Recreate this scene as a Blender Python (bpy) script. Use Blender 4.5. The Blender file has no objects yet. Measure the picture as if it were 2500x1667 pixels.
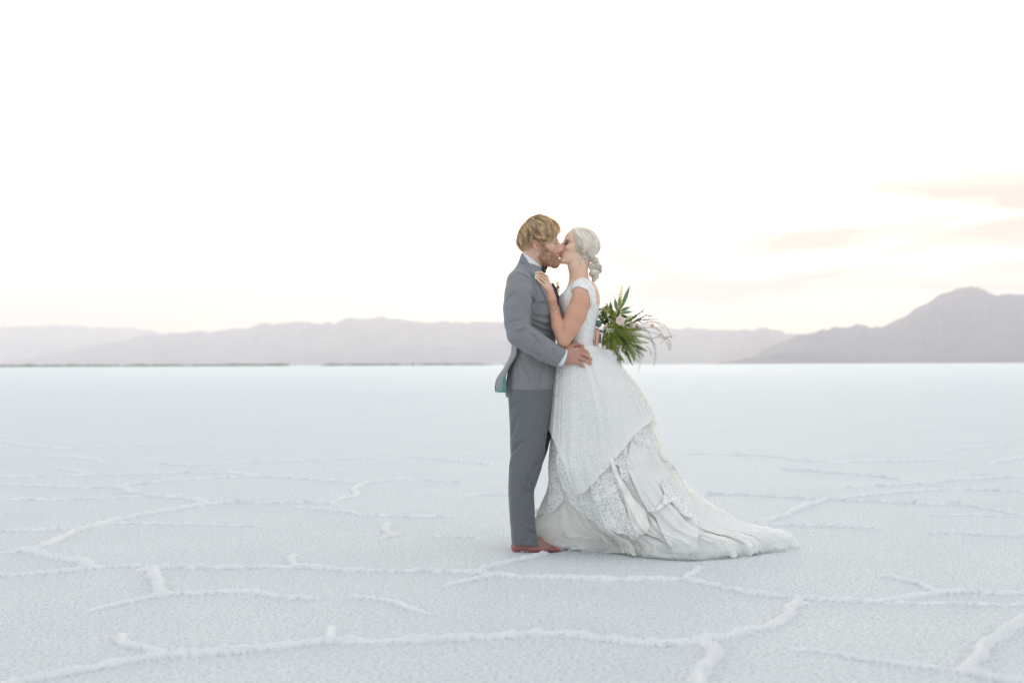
import bpy, bmesh, math, random
import numpy as np
from mathutils import Vector, Matrix
from mathutils.bvhtree import BVHTree

# ------------------------------------------------------------------ camera
F = 2500.0 * 50.0 / 36.0          # focal length in photo pixels
D0 = 7.69                          # camera to the couple, metres
HZ = 890.0                         # horizon row of the photo
ROLL = 0.0038
CAM = np.array([0.0, -D0, 1.0])
_R = np.array([math.cos(ROLL), 0, -math.sin(ROLL)])
_U = np.array([math.sin(ROLL), 0, math.cos(ROLL)])
S = D0 / F                         # metres per photo pixel at the couple

sc = bpy.context.scene
COL = sc.collection
cd = bpy.data.cameras.new("camera")
cam = bpy.data.objects.new("camera", cd)
COL.objects.link(cam)
cd.lens = 50; cd.sensor_width = 36; cd.sensor_fit = 'HORIZONTAL'
cd.shift_y = (HZ - 833.5) / 2500.0
cd.clip_start = 0.1; cd.clip_end = 80000
cd.dof.use_dof = True; cd.dof.focus_distance = D0 - 0.08; cd.dof.aperture_fstop = 2.5
m = Matrix(((_R[0], _U[0], 0, CAM[0]), (_R[1], _U[1], -1, CAM[1]), (_R[2], _U[2], 0, CAM[2]), (0, 0, 0, 1)))
cam.matrix_world = m
sc.camera = cam

# ------------------------------------------------------------------ light
SUN_AZ = math.radians(7.0); SUN_EL = math.radians(4.0)
sd = bpy.data.lights.new("sun", 'SUN'); sd.energy = 1.6; sd.angle = math.radians(10); sd.color = (1.0, 0.84, 0.64)
sun = bpy.data.objects.new("sun", sd); COL.objects.link(sun)
sdir = Vector((math.sin(SUN_AZ) * math.cos(SUN_EL), math.cos(SUN_AZ) * math.cos(SUN_EL), math.sin(SUN_EL)))
sun.rotation_euler = sdir.to_track_quat('Z', 'Y').to_euler()

world = bpy.data.worlds.new("World"); sc.world = world; world.use_nodes = True
nt = world.node_tree; nt.nodes.clear()
def N(t, nt=nt, **k):
    n = nt.nodes.new(t)
    for a, b in k.items(): setattr(n, a, b)
    return n
def L(a, b, nt=nt): nt.links.new(a, b)
def mathn(op, a, b=None, nt=nt, clamp=False):
    n = N('ShaderNodeMath', nt, operation=op, use_clamp=clamp)
    for i, v in enumerate((a, b)):
        if v is None: continue
        if isinstance(v, (int, float)): n.inputs[i].default_value = v
        else: L(v, n.inputs[i], nt)
    return n.outputs[0]
def mixc(f, a, b, nt=nt, mode='MIX'):
    n = N('ShaderNodeMix', nt, data_type='RGBA', blend_type=mode)
    for i, v in ((0, f), (6, a), (7, b)):
        if isinstance(v, (int, float)): n.inputs[i].default_value = v
        elif isinstance(v, tuple): n.inputs[i].default_value = (*v[:3], 1)
        else: L(v, n.inputs[i], nt)
    return n.outputs[2]
def ramp(f, stops, nt=nt, interp='LINEAR'):
    n = N('ShaderNodeValToRGB', nt); cr = n.color_ramp; cr.interpolation = interp
    while len(cr.elements) < len(stops): cr.elements.new(0.5)
    for e, (p, c) in zip(cr.elements, stops):
        e.position = p; e.color = (c, c, c, 1) if isinstance(c, (int, float)) else (*c, 1)
    L(f, n.inputs[0], nt); return n.outputs[0]

sky = N('ShaderNodeTexSky', sky_type='NISHITA', sun_disc=False, sun_elevation=SUN_EL, sun_rotation=SUN_AZ,
        air_density=1.0, dust_density=2.0, ozone_density=1.0)
skyc = mixc(1.0, sky.outputs[0], (0.10, 0.10, 0.10), mode='MULTIPLY')      # strength 0.1
tc = N('ShaderNodeTexCoord'); sep = N('ShaderNodeSeparateXYZ'); L(tc.outputs['Generated'], sep.inputs[0])
# thin, evening-lit cloud veil over the whole sky (mapped on a cloud deck, so it flattens towards the horizon)
zc = mathn('ADD', mathn('MAXIMUM', sep.outputs[2], 0.0), 0.055)
cx = mathn('DIVIDE', sep.outputs[0], zc); cy = mathn('DIVIDE', sep.outputs[1], zc)
comb = N('ShaderNodeCombineXYZ'); L(cx, comb.inputs[0]); L(cy, comb.inputs[1])
nz = N('ShaderNodeTexNoise'); nz.inputs['Scale'].default_value = 0.62; nz.inputs['Detail'].default_value = 5; nz.inputs['Roughness'].default_value = 0.45
nz.inputs['Distortion'].default_value = 0.5; L(comb.outputs[0], nz.inputs['Vector'])
# towards the setting sun the veil is brightest; away from it it is a cool pale grey
sdv = N('ShaderNodeVectorMath', operation='DOT_PRODUCT'); L(tc.outputs['Generated'], sdv.inputs[0]); sdv.inputs[1].default_value = tuple(sdir)
sunness = mathn('MULTIPLY_ADD', sdv.outputs['Value'], 0.5); sunness.node.inputs[2].default_value = 0.5
veil = ramp(sunness, [(0.0, (0.99, 1.04, 1.10)), (0.5, (0.96, 1.01, 1.07)), (0.80, (1.10, 1.11, 1.12)), (0.97, (1.28, 1.26, 1.20)), (1.0, (2.4, 2.1, 1.6))])
skyv = mixc(0.80, skyc, veil)
# darker peach cloud bodies low on the side of the sun
band = ramp(sep.outputs[2], [(0.0, 0.0), (0.02, 0.15), (0.04, 0.9), (0.115, 0.95), (0.15, 0.0)])
side = ramp(sep.outputs[0], [(0.0, 0.22), (0.04, 0.6), (0.10, 1.0), (1.0, 1.0)])
cl = ramp(nz.outputs[0], [(0.0, 0.0), (0.34, 0.0), (0.55, 1.0)])
bodies = mathn('MULTIPLY', mathn('MULTIPLY', band, side), cl)
glow = ramp(sep.outputs[2], [(0.0, 0.9), (0.03, 0.65), (0.06, 0.2), (0.10, 0.0)])
skyv = mixc(glow, skyv, (0.98, 0.84, 0.30))                                  # cream light low over the mountains
skyf = mixc(bodies, skyv, (0.66, 0.535, 0.43))
bg = N('ShaderNodeBackground'); L(skyf, bg.inputs[0]); bg.inputs[1].default_value = 1.0
ow = N('ShaderNodeOutputWorld'); L(bg.outputs[0], ow.inputs[0])

sc.view_settings.view_transform = 'Standard'; sc.view_settings.look = 'None'
sc.view_settings.exposure = 0.32; sc.view_settings.gamma = 1.0
sc.render.engine = 'CYCLES'
sc.cycles.use_denoising = True
sc.cycles.max_bounces = 10; sc.cycles.transparent_max_bounces = 24; sc.cycles.volume_bounces = 1
sc.cycles.caustics_reflective = False; sc.cycles.caustics_refractive = False
random.seed(7); rng = np.random.default_rng(7)

# ------------------------------------------------------------------ helpers
def P(px, py, Y=0.0):
    """photo pixel seen at world depth Y -> world point"""
    d = Y + D0; u = (px - 1250) / F; v = (HZ - py) / F
    return np.array([d * (u * math.cos(ROLL) + v * math.sin(ROLL)), Y, 1.0 + d * (-u * math.sin(ROLL) + v * math.cos(ROLL))])
def G(px, py):
    """photo pixel -> point on the ground"""
    u = (px - 1250) / F; v = (HZ - py) / F
    k = -u * math.sin(ROLL) + v * math.cos(ROLL)
    d = -1.0 / k
    return np.array([d * (u * math.cos(ROLL) + v * math.sin(ROLL)), d - D0, 0.0])

def _hash(ix, iy, iz, seed):
    h = (ix.astype(np.int64) * 374761393 + iy.astype(np.int64) * 668265263 + iz.astype(np.int64) * 2147483647 + seed * 1274126177) & 0xffffffff
    h = ((h ^ (h >> 13)) * 1274126177) & 0xffffffff
    h = h ^ (h >> 16)
    return (h & 0xffff).astype(np.float32) / 65535.0
def vnoise(x, y, z=None, seed=0):
    """value noise, -1..1"""
    x = np.asarray(x, np.float64); y = np.asarray(y, np.float64)
    ix = np.floor(x); iy = np.floor(y); fx = x - ix; fy = y - iy
    fx = fx * fx * (3 - 2 * fx); fy = fy * fy * (3 - 2 * fy)
    if z is None:
        iz = np.zeros_like(ix); r = 0; 
        a = _hash(ix, iy, iz, seed); b = _hash(ix + 1, iy, iz, seed); c = _hash(ix, iy + 1, iz, seed); d = _hash(ix + 1, iy + 1, iz, seed)
        return ((a * (1 - fx) + b * fx) * (1 - fy) + (c * (1 - fx) + d * fx) * fy) * 2 - 1
    z = np.asarray(z, np.float64); iz = np.floor(z); fz = z - iz; fz = fz * fz * (3 - 2 * fz)
    o = 0
    for k, w in ((0, 1 - fz), (1, fz)):
        a = _hash(ix, iy, iz + k, seed); b = _hash(ix + 1, iy, iz + k, seed); c = _hash(ix, iy + 1, iz + k, seed); d = _hash(ix + 1, iy + 1, iz + k, seed)
        o = o + w * ((a * (1 - fx) + b * fx) * (1 - fy) + (c * (1 - fx) + d * fx) * fy)
    return o * 2 - 1
def fbm(x, y, z=None, octs=4, seed=0):
    o = 0; a = 1.0; t = 0
    for k in range(octs):
        o = o + a * vnoise(x, y, z, seed + k * 17); t += a; a *= 0.5; x = x * 2.03 + 5.1; y = y * 2.03 + 3.7
        if z is not None: z = z * 2.03 + 1.3
    return o / t

def mesh_obj(name, verts, faces, mat, parent=None, smooth=True, color=None):
    """verts (N,3), faces (M,4) or (M,3) array or list of tuples -> one linked mesh object"""
    me = bpy.data.meshes.new(name)
    verts = np.asarray(verts, np.float32)
    if isinstance(faces, np.ndarray):
        k = faces.shape[1]; nf = len(faces)
        me.vertices.add(len(verts)); me.vertices.foreach_set('co', verts.ravel())
        me.loops.add(nf * k); me.loops.foreach_set('vertex_index', faces.astype(np.int32).ravel())
        me.polygons.add(nf); me.polygons.foreach_set('loop_start', np.arange(0, nf * k, k, dtype=np.int32))
        me.update(calc_edges=True)
    else:
        me.from_pydata([tuple(map(float, v)) for v in verts], [], [tuple(map(int, f)) for f in faces])
    if smooth and len(me.polygons): me.polygons.foreach_set('use_smooth', np.ones(len(me.polygons), bool))
    if color is not None:
        at = me.color_attributes.new('tint', 'FLOAT_COLOR', 'POINT')
        c = np.ones((len(verts), 4), np.float32); c[:, :3] = color; at.data.foreach_set('color', c.ravel())
    me.validate(); me.update()
    o = bpy.data.objects.new(name, me)
    if mat is not None: me.materials.append(mat)
    COL.objects.link(o)
    if parent is not None: o.parent = parent
    return o
def tag(o, label=None, cat=None, group=None, kind=None):
    if label: o['label'] = label
    if cat: o['category'] = cat
    if group: o['group'] = group
    if kind: o['kind'] = kind
    return o
def new_mat(name):
    m = bpy.data.materials.new(name); m.use_nodes = True; t = m.node_tree; t.nodes.clear()
    out = N('ShaderNodeOutputMaterial', t); b = N('ShaderNodeBsdfPrincipled', t); L(b.outputs[0], out.inputs[0], t)
    return m, t, b, out
def noise_node(t, scale, detail=4, rough=0.55, vec=None, coord='Object'):
    n = N('ShaderNodeTexNoise', t); n.inputs['Scale'].default_value = scale; n.inputs['Detail'].default_value = detail; n.inputs['Roughness'].default_value = rough
    if vec is None:
        c = N('ShaderNodeTexCoord', t); vec = c.outputs[coord]
    L(vec, n.inputs['Vector'], t); return n.outputs[0]
def bump(t, b, h, strength, dist):
    n = N('ShaderNodeBump', t); n.inputs['Strength'].default_value = strength; n.inputs['Distance'].default_value = dist
    L(h, n.inputs['Height'], t); L(n.outputs[0], b.inputs['Normal'], t); return n
def simple_mat(name, col, rough=0.6, var=0.12, scale=60, spec=0.3, metal=0.0, bstr=0.3, bdist=0.002, transl=0.0, tint=False, sheen=0.0, sss=0.0):
    m, t, b, out = new_mat(name)
    f = noise_node(t, scale)
    lo = tuple(c * (1 - var) for c in col); hi = tuple(min(1, c * (1 + var)) for c in col)
    c = mixc(f, lo, hi, t)
    if tint:
        a = N('ShaderNodeAttribute', t); a.attribute_name = 'tint'; c = mixc(1.0, c, a.outputs['Color'], t, 'MULTIPLY')
    L(c, b.inputs['Base Color'], t)
    b.inputs['Roughness'].default_value = rough; b.inputs['Specular IOR Level'].default_value = spec; b.inputs['Metallic'].default_value = metal
    if sheen: b.inputs['Sheen Weight'].default_value = sheen
    if sss:
        b.inputs['Subsurface Weight'].default_value = sss; b.inputs['Subsurface Radius'].default_value = (1.0, 0.35, 0.2); b.inputs['Subsurface Scale'].default_value = 0.012
    if bstr: bump(t, b, f, bstr, bdist)
    if transl:
        tr = N('ShaderNodeBsdfTranslucent', t); L(c, tr.inputs[0], t)
        mx = N('ShaderNodeMixShader', t); mx.inputs[0].default_value = transl
        L(b.outputs[0], mx.inputs[1], t); L(tr.outputs[0], mx.inputs[2], t); L(mx.outputs[0], out.inputs[0], t)
    return m
# ------------------------------------------------------------------ salt ground
def resample(pts, step):
    pts = np.asarray(pts, float); seg = np.linalg.norm(np.diff(pts, axis=0), axis=1); L_ = np.concatenate([[0], np.cumsum(seg)])
    n = max(2, int(L_[-1] / step) + 1); t = np.linspace(0, L_[-1], n)
    return np.stack([np.interp(t, L_, pts[:, k]) for k in range(pts.shape[1])], 1)
def smooth_line(pts):
    p = [np.asarray(a, float) for a in pts]
    for _ in range(2):
        q = [p[0]]
        for a, b in zip(p[:-1], p[1:]): q += [a * .75 + b * .25, a * .25 + b * .75]
        q.append(p[-1]); p = q
    return p
A6 = lambda l: [(x / 1.8816, 1050 + y / 1.8816) for x, y in l]
A7 = lambda l: [(1250 + x / 1.8816, 1050 + y / 1.8816) for x, y in l]
RIDGES = [   # (polyline in photo pixels, strength)
 (A6([(-160,675),(0,670),(150,665),(420,640),(520,625),(800,632),(1050,637),(1300,628),(1450,633),(1600,645),(1800,650),(2000,647),(2200,652),(2260,665),(2352,672)]) +
  A7([(200,680),(420,688),(600,688),(770,684),(860,700),(1000,728),(1120,755),(1290,775),(1500,785),(1700,788),(1870,762),(1940,745),(2100,745),(2352,750),(2600,752)]), 1.0),
 (A6([(90,555),(180,570),(260,590),(330,595),(400,615),(430,635)]), 1.4),
 (A6([(-150,575),(0,570),(90,560),(200,530),(330,475),(360,460),(500,420),(620,400),(760,372),(900,350),(940,340)]), 1.0),
 (A6([(-150,474),(0,468),(160,460),(340,455)]), 0.9),
 (A6([(500,425),(640,430),(850,432),(1000,438),(1190,440)]), 0.6),
 (A6([(660,640),(700,650),(690,675),(725,690),(710,715),(760,745)]), 1.6),
 (A6([(420,830),(580,790),(760,757),(900,752),(1080,745),(1200,752),(1320,772),(1460,778)]), 0.9),
 (A6([(1580,765),(1700,775),(1800,785),(1880,815),(1960,845)]), 0.6),
 (A6([(-150,1220),(100,1160),(280,1120),(480,1085),(680,1052),(780,1035),(1000,1028),(1200,1010),(1400,985),(1500,970),(1700,972),(1900,970),(2100,962),(2352,952)]) +
  A7([(120,942),(300,945),(450,965),(600,985),(720,985),(880,965),(980,950),(1080,925),(1200,905),(1270,870),(1290,840),(1260,825),(1300,800),(1345,795)]), 1.2),
 (A7([(1300,800),(1300,775)]), 1.4),
 (A6([(570,940),(575,985),(640,1000),(700,1012),(770,1035)]), 1.0),
 (A6([(1520,905),(1510,950),(1500,970)]), 0.8),
 (A6([(1330,625),(1340,600),(1365,575)]), 0.8),
 (A6([(540,260),(620,290),(700,305),(830,312),(930,325),(940,345)]), 1.3),
 (A6([(940,345),(1050,332),(1250,335),(1450,332),(1540,338)]), 1.0),
 (A6([(1530,325),(1640,305),(1640,285),(1620,275),(1650,250),(1720,235),(1850,228),(2000,232),(2130,238)]), 0.8),
 (A6([(540,258),(650,245),(820,232),(1000,218),(1180,213),(1350,220),(1500,232),(1640,240)]), 0.9),
 (A6([(-100,250),(0,253),(200,258),(400,268),(540,258)]), 0.9),
 (A6([(0,318),(250,320),(450,312),(660,308)]), 0.7),
 (A6([(280,175),(380,198),(450,208),(700,200),(900,195),(1130,200),(1180,213)]), 0.9),
 (A6([(-100,216),(0,215),(200,212),(350,208),(450,208)]), 0.8),
 (A6([(1350,352),(1500,368),(1620,378),(1640,390),(1800,395),(2060,400)]), 0.8),
 (A6([(1780,430),(1770,450),(1790,475),(1830,482),(1750,500)]), 0.9),
 (A6([(1950,485),(2080,490),(2200,495)]), 0.5),
 (A6([(2020,720),(2120,695),(2250,668)]), 0.8),
 (A6([(2200,640),(2300,615),(2352,605)]) + A7([(80,590),(150,565)]), 0.9),
 (A6([(740,150),(830,163),(1000,158),(1200,145),(1450,138),(1800,125),(2000,130),(2150,150),(2250,155)]), 0.8),
 (A6([(0,100),(200,95),(400,80),(600,70),(800,62)]), 0.8),
 (A6([(0,50),(120,70),(300,88)]), 0.8), (A6([(200,120),(420,130),(480,148)]), 0.8),
 (A6([(2130,297),(2352,297)]), 0.6),
 (A7([(830,297),(1000,295),(1200,303),(1440,318),(1500,322),(1700,330),(1900,340),(2100,345),(2250,372),(2352,395),(2500,410)]), 1.0),
 (A7([(1130,425),(1230,405),(1300,365),(1440,320)]), 1.0),
 (A7([(1000,433),(1060,435),(1200,435),(1400,440),(1600,448),(1700,455)]), 0.9),
 (A7([(1500,262),(1700,255),(1870,245),(2100,225),(2352,212)]), 0.9),
 (A7([(1440,318),(1600,303),(1800,285),(2000,270),(2352,280)]), 0.8),
 (A7([(1210,178),(1400,190),(1600,205),(1750,220),(1870,245),(2000,265)]), 0.9),
 (A7([(750,108),(1000,110),(1200,120),(1400,150),(1700,145),(2000,135)]), 0.8),
 (A7([(1870,467),(2050,475),(2200,483),(2352,490),(2500,494)]), 0.7),
 (A7([(1860,390),(2100,392),(2352,397)]), 0.5),
 (A7([(1980,95),(2150,75),(2352,78)]), 0.8), (A7([(2060,190),(2200,210),(2352,215)]), 0.8), (A7([(2200,150),(2352,125)]), 0.8),
 (A7([(780,684),(860,640),(855,628)]), 0.8),
 (A7([(870,975),(930,1000),(920,1050),(890,1100),(870,1161),(850,1260)]), 1.7),
 (A7([(1270,1005),(1400,1010),(1550,1035),(1700,1065),(1850,1085),(2050,1100)]), 0.7),
 (A7([(2050,1100),(2130,1130),(2280,1160),(2500,1200)]), 1.2),
 (A7([(2060,1100),(2130,1050),(2160,1000),(2200,960),(2300,910),(2352,875),(2500,820)]), 1.5),
 (A7([(1700,665),(1800,690),(1900,715),(1940,740)]), 0.8),
 (A7([(1700,795),(1900,800),(2100,803),(2352,800),(2550,800)]), 0.7),
]
def build_ground():
    nc = 960; U = np.linspace(-0.62, 0.62, nc)
    r = 1.0026; nr = int(math.log(60 / 3.2) / math.log(r)) + 1
    d = 3.2 * r ** np.arange(nr)
    dd = d[:, None] * np.ones((1, nc)); X = dd * U[None, :]; Y = dd - D0
    H = np.zeros_like(X)
    H += 0.0022 * fbm(X * 9, Y * 9, octs=3, seed=3) + 0.0016 * vnoise(X * 42, Y * 42, seed=9) * np.exp(-dd / 15)
    lump1 = vnoise(X * 22, Y * 22, seed=31); lump2 = vnoise(X * 60, Y * 60, seed=35)
    R = np.zeros_like(X)
    for ln, st in RIDGES:
        g = np.array([G(*p)[:2] for p in smooth_line(ln) if p[1] > HZ + 30])
        step = max(0.03, 0.004 * (g[:, 1].mean() + D0))
        g = resample(g, step)
        jit = np.stack([vnoise(g[:, 0] * 6, g[:, 1] * 6, seed=5), vnoise(g[:, 0] * 6, g[:, 1] * 6, seed=6)], 1) * 0.016
        g = g + jit; n = len(g)
        for i in range(n - 1):
            a, b = g[i], g[i + 1]; m_ = 0.11
            d0, d1 = min(a[1], b[1]) + D0 - m_, max(a[1], b[1]) + D0 + m_
            i0 = np.searchsorted(d, d0); i1 = np.searchsorted(d, d1)
            if i1 <= i0: continue
            dm = d[min(i1, nr - 1)]; dn = d[i0]
            us = [(min(a[0], b[0]) - m_) / dn, (min(a[0], b[0]) - m_) / dm, (max(a[0], b[0]) + m_) / dn, (max(a[0], b[0]) + m_) / dm]
            j0 = max(0, np.searchsorted(U, min(us))); j1 = np.searchsorted(U, max(us))
            if j1 <= j0: continue
            xs = X[i0:i1, j0:j1]; ys = Y[i0:i1, j0:j1]
            ab = b - a; t = np.clip(((xs - a[0]) * ab[0] + (ys - a[1]) * ab[1]) / (ab @ ab + 1e-9), 0, 1)
            ds = np.hypot(xs - a[0] - t * ab[0], ys - a[1] - t * ab[1])
            e = min(1.0, min(i, n - 1 - i) * step / 0.10 + 0.25)     # thins out at its ends
            fd = 1 + max(0, dn - 6) / 16; w = (0.0125 + 0.006 * st) * fd ** .5 * (1 + 0.30 * lump1[i0:i1, j0:j1])
            h = 0.018 * st * e * min(fd, 1.6) * (1 + 0.38 * lump1[i0:i1, j0:j1] + 0.20 * lump2[i0:i1, j0:j1]) * np.exp(-(ds / w) ** 2.6)
            h = h - 0.0028 * np.exp(-((ds - 2.1 * w) / (0.9 * w)) ** 2) * e * (ds > w)
            old = R[i0:i1, j0:j1]; R[i0:i1, j0:j1] = np.where(np.abs(h) > np.abs(old), np.where((old > .002) & (h < 0), old, h), old)
    H += R
    edge = np.clip((0.62 - np.abs(U)) / 0.05, 0, 1)[None, :]; H *= edge
    H *= np.clip((62 - dd) / 30, 0, 1)
    # far rows
    df = np.concatenate([60 * 1.0 + 60 * (np.exp(np.linspace(0, 6.6, 50)[1:]) - 1)])
    Xf = df[:, None] * U[None, ::1]; Yf = df[:, None] - D0 + 0 * Xf
    V = np.concatenate([np.stack([X, Y, H], -1).reshape(-1, 3), np.stack([Xf, Yf, 0 * Xf], -1).reshape(-1, 3)])
    n_r = nr + len(df)
    idx = np.arange(n_r * nc).reshape(n_r, nc)
    Q = np.stack([idx[:-1, :-1], idx[:-1, 1:], idx[1:, 1:], idx[1:, :-1]], -1).reshape(-1, 4)
    # the rest of the flat beyond the sides and behind the camera
    B = 60000.0; yl = df[-1] - D0; xl = df[-1] * 0.62; y0 = 3.2 - D0; x0 = 3.2 * 0.62
    k = len(V)
    ext = np.array([[-x0, y0, 0], [x0, y0, 0], [-xl, yl, 0], [xl, yl, 0], [-B, y0, 0], [B, y0, 0], [-B, yl, 0], [B, yl, 0], [-B, -B, 0], [B, -B, 0]])
    V = np.concatenate([V, ext])
    Q = np.concatenate([Q, np.array([[k + 4, k + 0, k + 2, k + 6], [k + 1, k + 5, k + 7, k + 3], [k + 8, k + 9, k + 5, k + 4]])])
    m, t, b, out = new_mat("salt crust")
    tcn = N('ShaderNodeTexCoord', t); vec = tcn.outputs['Object']
    n1 = noise_node(t, 62, 5, 0.7, vec); n2 = noise_node(t, 190, 3, 0.6, vec); n3 = noise_node(t, 1.1, 4, 0.6, vec)
    vo = N('ShaderNodeTexVoronoi', t); vo.inputs['Scale'].default_value = 120; L(vec, vo.inputs['Vector'], t)
    c = mixc(ramp(n3, [(0.3, 0.0), (0.7, 1.0)], t), (0.765, 0.81, 0.82), (0.825, 0.855, 0.86), t)
    pit = ramp(n1, [(0.0, 1.0), (0.42, 0.9), (0.52, 0.0)], t)
    c = mixc(pit, c, (0.53, 0.59, 0.615), t)
    ra = N('ShaderNodeAttribute', t); ra.attribute_name = 'tint'          # the ridges are clean dry salt, free of pits
    c = mixc(mathn('MULTIPLY', ra.outputs['Fac'], 0.95, t), c, (0.91, 0.92, 0.93), t)
    L(c, b.inputs['Base Color'], t)
    b.inputs['Roughness'].default_value = 0.85; b.inputs['Specular IOR Level'].default_value = 0.2
    b.inputs['Sheen Weight'].default_value = 0.12; b.inputs['Sheen Roughness'].default_value = 0.35
    hsum = mathn('ADD', mathn('MULTIPLY', n1, 1.0, t), mathn('MULTIPLY', vo.outputs['Distance'], -0.5, t), t)
    hsum = mathn('ADD', hsum, mathn('MULTIPLY', n2, 0.5, t), t)
    bump(t, b, hsum, 0.85, 0.013)
    rt = np.ones((len(V), 3)); rt[:R.size, :] = np.clip(R.ravel() / 0.005, 0, 1)[:, None]; rt[R.size:] = 0
    o = mesh_obj("salt_flat", V, Q, m, color=rt)
    tag(o, "white crusted salt flat with raised polygon ridges reaching the horizon", kind='structure')
build_ground()

# ------------------------------------------------------------------ mountains
def range_mesh(name, prof, R, depth, seed, label, col, rough_amt=0.9):
    """prof: ridge line in photo pixels, seen at distance R; built as rugged terrain with spurs towards the flat"""
    prof = np.array(prof, float); nx = 520; ny = 90
    px = np.linspace(prof[0, 0], prof[-1, 0], nx); py = np.interp(px, prof[:, 0], prof[:, 1])
    py = py - 3.2 * fbm(px / 34, px * 0 + seed, octs=5, seed=seed) - 2.6 * (1 - 2 * np.abs(vnoise(px / 17, px * 0 + 4, seed=seed + 2)))
    hz = HZ - (px - 1250) * ROLL
    top = np.maximum((hz - py) / F * R, 4)
    s = np.linspace(-1, 1, ny)
    Xr = (px - 1250) / F
    V = np.zeros((ny, nx, 3))
    for i, q in enumerate(s):
        off = q * depth + 0.12 * depth * fbm(px / 60, px * 0 + 3, octs=3, seed=seed + 5)
        dist = R + off
        V[i, :, 0] = Xr * dist; V[i, :, 1] = dist - D0
        pr = (1 - abs(q)) ** 0.85 if q < 0 else (1 - q) ** 1.2
        xs = Xr * R
        n = fbm(xs / (depth * 0.22), px * 0 + (q * 1.8), octs=5, seed=seed + 9)
        spur = 1 - np.abs(n) * 2.2
        h = top * pr * (1 - rough_amt * (1 - spur) * min(1, abs(q) * 2.2) * 0.6)
        V[i, :, 2] = np.clip(h, -5, None) - (8 if abs(q) > 0.999 else 0)
    idx = np.arange(ny * nx).reshape(ny, nx)
    Q = np.stack([idx[:-1, :-1], idx[:-1, 1:], idx[1:, 1:], idx[1:, :-1]], -1).reshape(-1, 4)
    m, t, b, out = new_mat(name + " rock")
    n1 = noise_node(t, 0.003, 8, 0.65); n2 = noise_node(t, 0.02, 6, 0.6)
    c = mixc(ramp(n1, [(0.35, 0), (0.65, 1)], t), tuple(a * 0.55 for a in col), tuple(a * 1.5 for a in col), t)
    L(c, b.inputs['Base Color'], t); b.inputs['Roughness'].default_value = 0.95; b.inputs['Specular IOR Level'].default_value = 0.1
    bump(t, b, n2, 0.5, 15)
    o = mesh_obj(name, V.reshape(-1, 3), Q, m); tag(o, label, kind='structure'); return o
K = 1.06293
sc_ = lambda l: [(x * K, y * K) for x, y in l]
range_mesh("mountain_range", sc_([(-900,838),(-600,815),(-260,790),(-120,770),(0,752),(60,748),(120,745),(180,749),(250,752),(300,751),(330,757),(400,772),(470,800),(560,832)]), 26000, 4200, 11,
    "palest mountain ridge, farthest away at the left edge behind the long hazy range", (0.20, 0.19, 0.17))
range_mesh("mountain_range", sc_([(-60,842),(0,834),(30,830),(100,815),(190,795),(280,784),(330,768),(400,764),(480,760),(560,752),(600,741),(650,738),(700,735),(730,743),(770,742),(800,731),(850,728),(880,726),(900,731),(940,736),(1000,738),(1080,740),(1160,738),(1230,742),(1300,750),(1400,752),(1450,742),(1480,738),(1525,752),(1560,754),(1575,750),(1600,752),(1640,757),(1690,757),(1710,754),(1725,759),(1750,753),(1780,757),(1810,765),(1850,769),(1900,768),(2000,790),(2200,820)]), 19000, 3600, 23,
    "long low hazy mountain range running behind the couple", (0.15, 0.135, 0.13))
range_mesh("mountain_range", sc_([(1690,843),(1760,800),(1830,772),(1900,755),(1915,749),(1935,754),(1970,745),(1995,750),(2025,753),(2050,740),(2085,722),(2110,703),(2140,686),(2170,668),(2200,658),(2235,655),(2260,664),(2290,676),(2350,673),(2430,672),(2560,690),(2800,712),(3100,765),(3450,838)]), 13000, 2600, 37,
    "tall lilac grey mountain with a rounded peak at the right edge", (0.055, 0.052, 0.075))
range_mesh("foothill", sc_([(1640,834),(1700,826),(1790,812),(1850,805),(1920,812),(2000,816),(2100,812),(2200,812),(2290,796),(2330,788),(2420,786),(2600,800),(2900,812),(3200,838)]), 10500, 1300, 41,
    "low dark blue grey foothill in front of the rounded peak", (0.05, 0.05, 0.07))
range_mesh("foothill", sc_([(620,832),(700,820),(800,808),(900,798),(980,790),(1060,792),(1160,784),(1300,790),(1450,800),(1560,815),(1640,830)]), 15500, 1500, 43,
    "low grey foothill in front of the long range beside the groom", (0.12, 0.12, 0.13))

# ------------------------------------------------------------------ far belt of brush on the left edge of the flat
def brush():
    vs, fs = [], []
    r = random.Random(5)
    ico = bmesh.new(); bmesh.ops.create_icosphere(ico, subdivisions=1, radius=1.0)
    iv = np.array([v.co for v in ico.verts]); fi = [[v.index for v in f.verts] for f in ico.faces]; ico.free()
    k = 0
    segs = [(-200, 690, 1.0, 260), (800, 1180, 0.8, 110), (1180, 1500, 0.2, 12)]
    for a, b, dens, n in segs:
        for i in range(n):
            px = r.uniform(a, b); dist = r.uniform(3600, 4600)
            hgt = r.uniform(1.6, 5.2) * (1.0 if dens > .5 else .6); w = r.uniform(6, 26)
            c = np.array([(px - 1250) / F * dist, dist - D0, hgt * 0.25])
            v = iv * np.array([w, w * .6, hgt]) * (1 + 0.25 * np.array([[r.uniform(-1, 1)] for _ in iv])) + c
            vs.append(v); fs += [[q + k for q in f] for f in fi]; k += len(v)
    o = mesh_obj("brush", np.concatenate(vs), fs, simple_mat("brush leaves", (0.05, 0.09, 0.05), 0.9, 0.4, 0.3, bstr=0))
    tag(o, "thin far-off dark green line of brush at the edge of the salt flat", kind='stuff')
brush()

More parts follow.
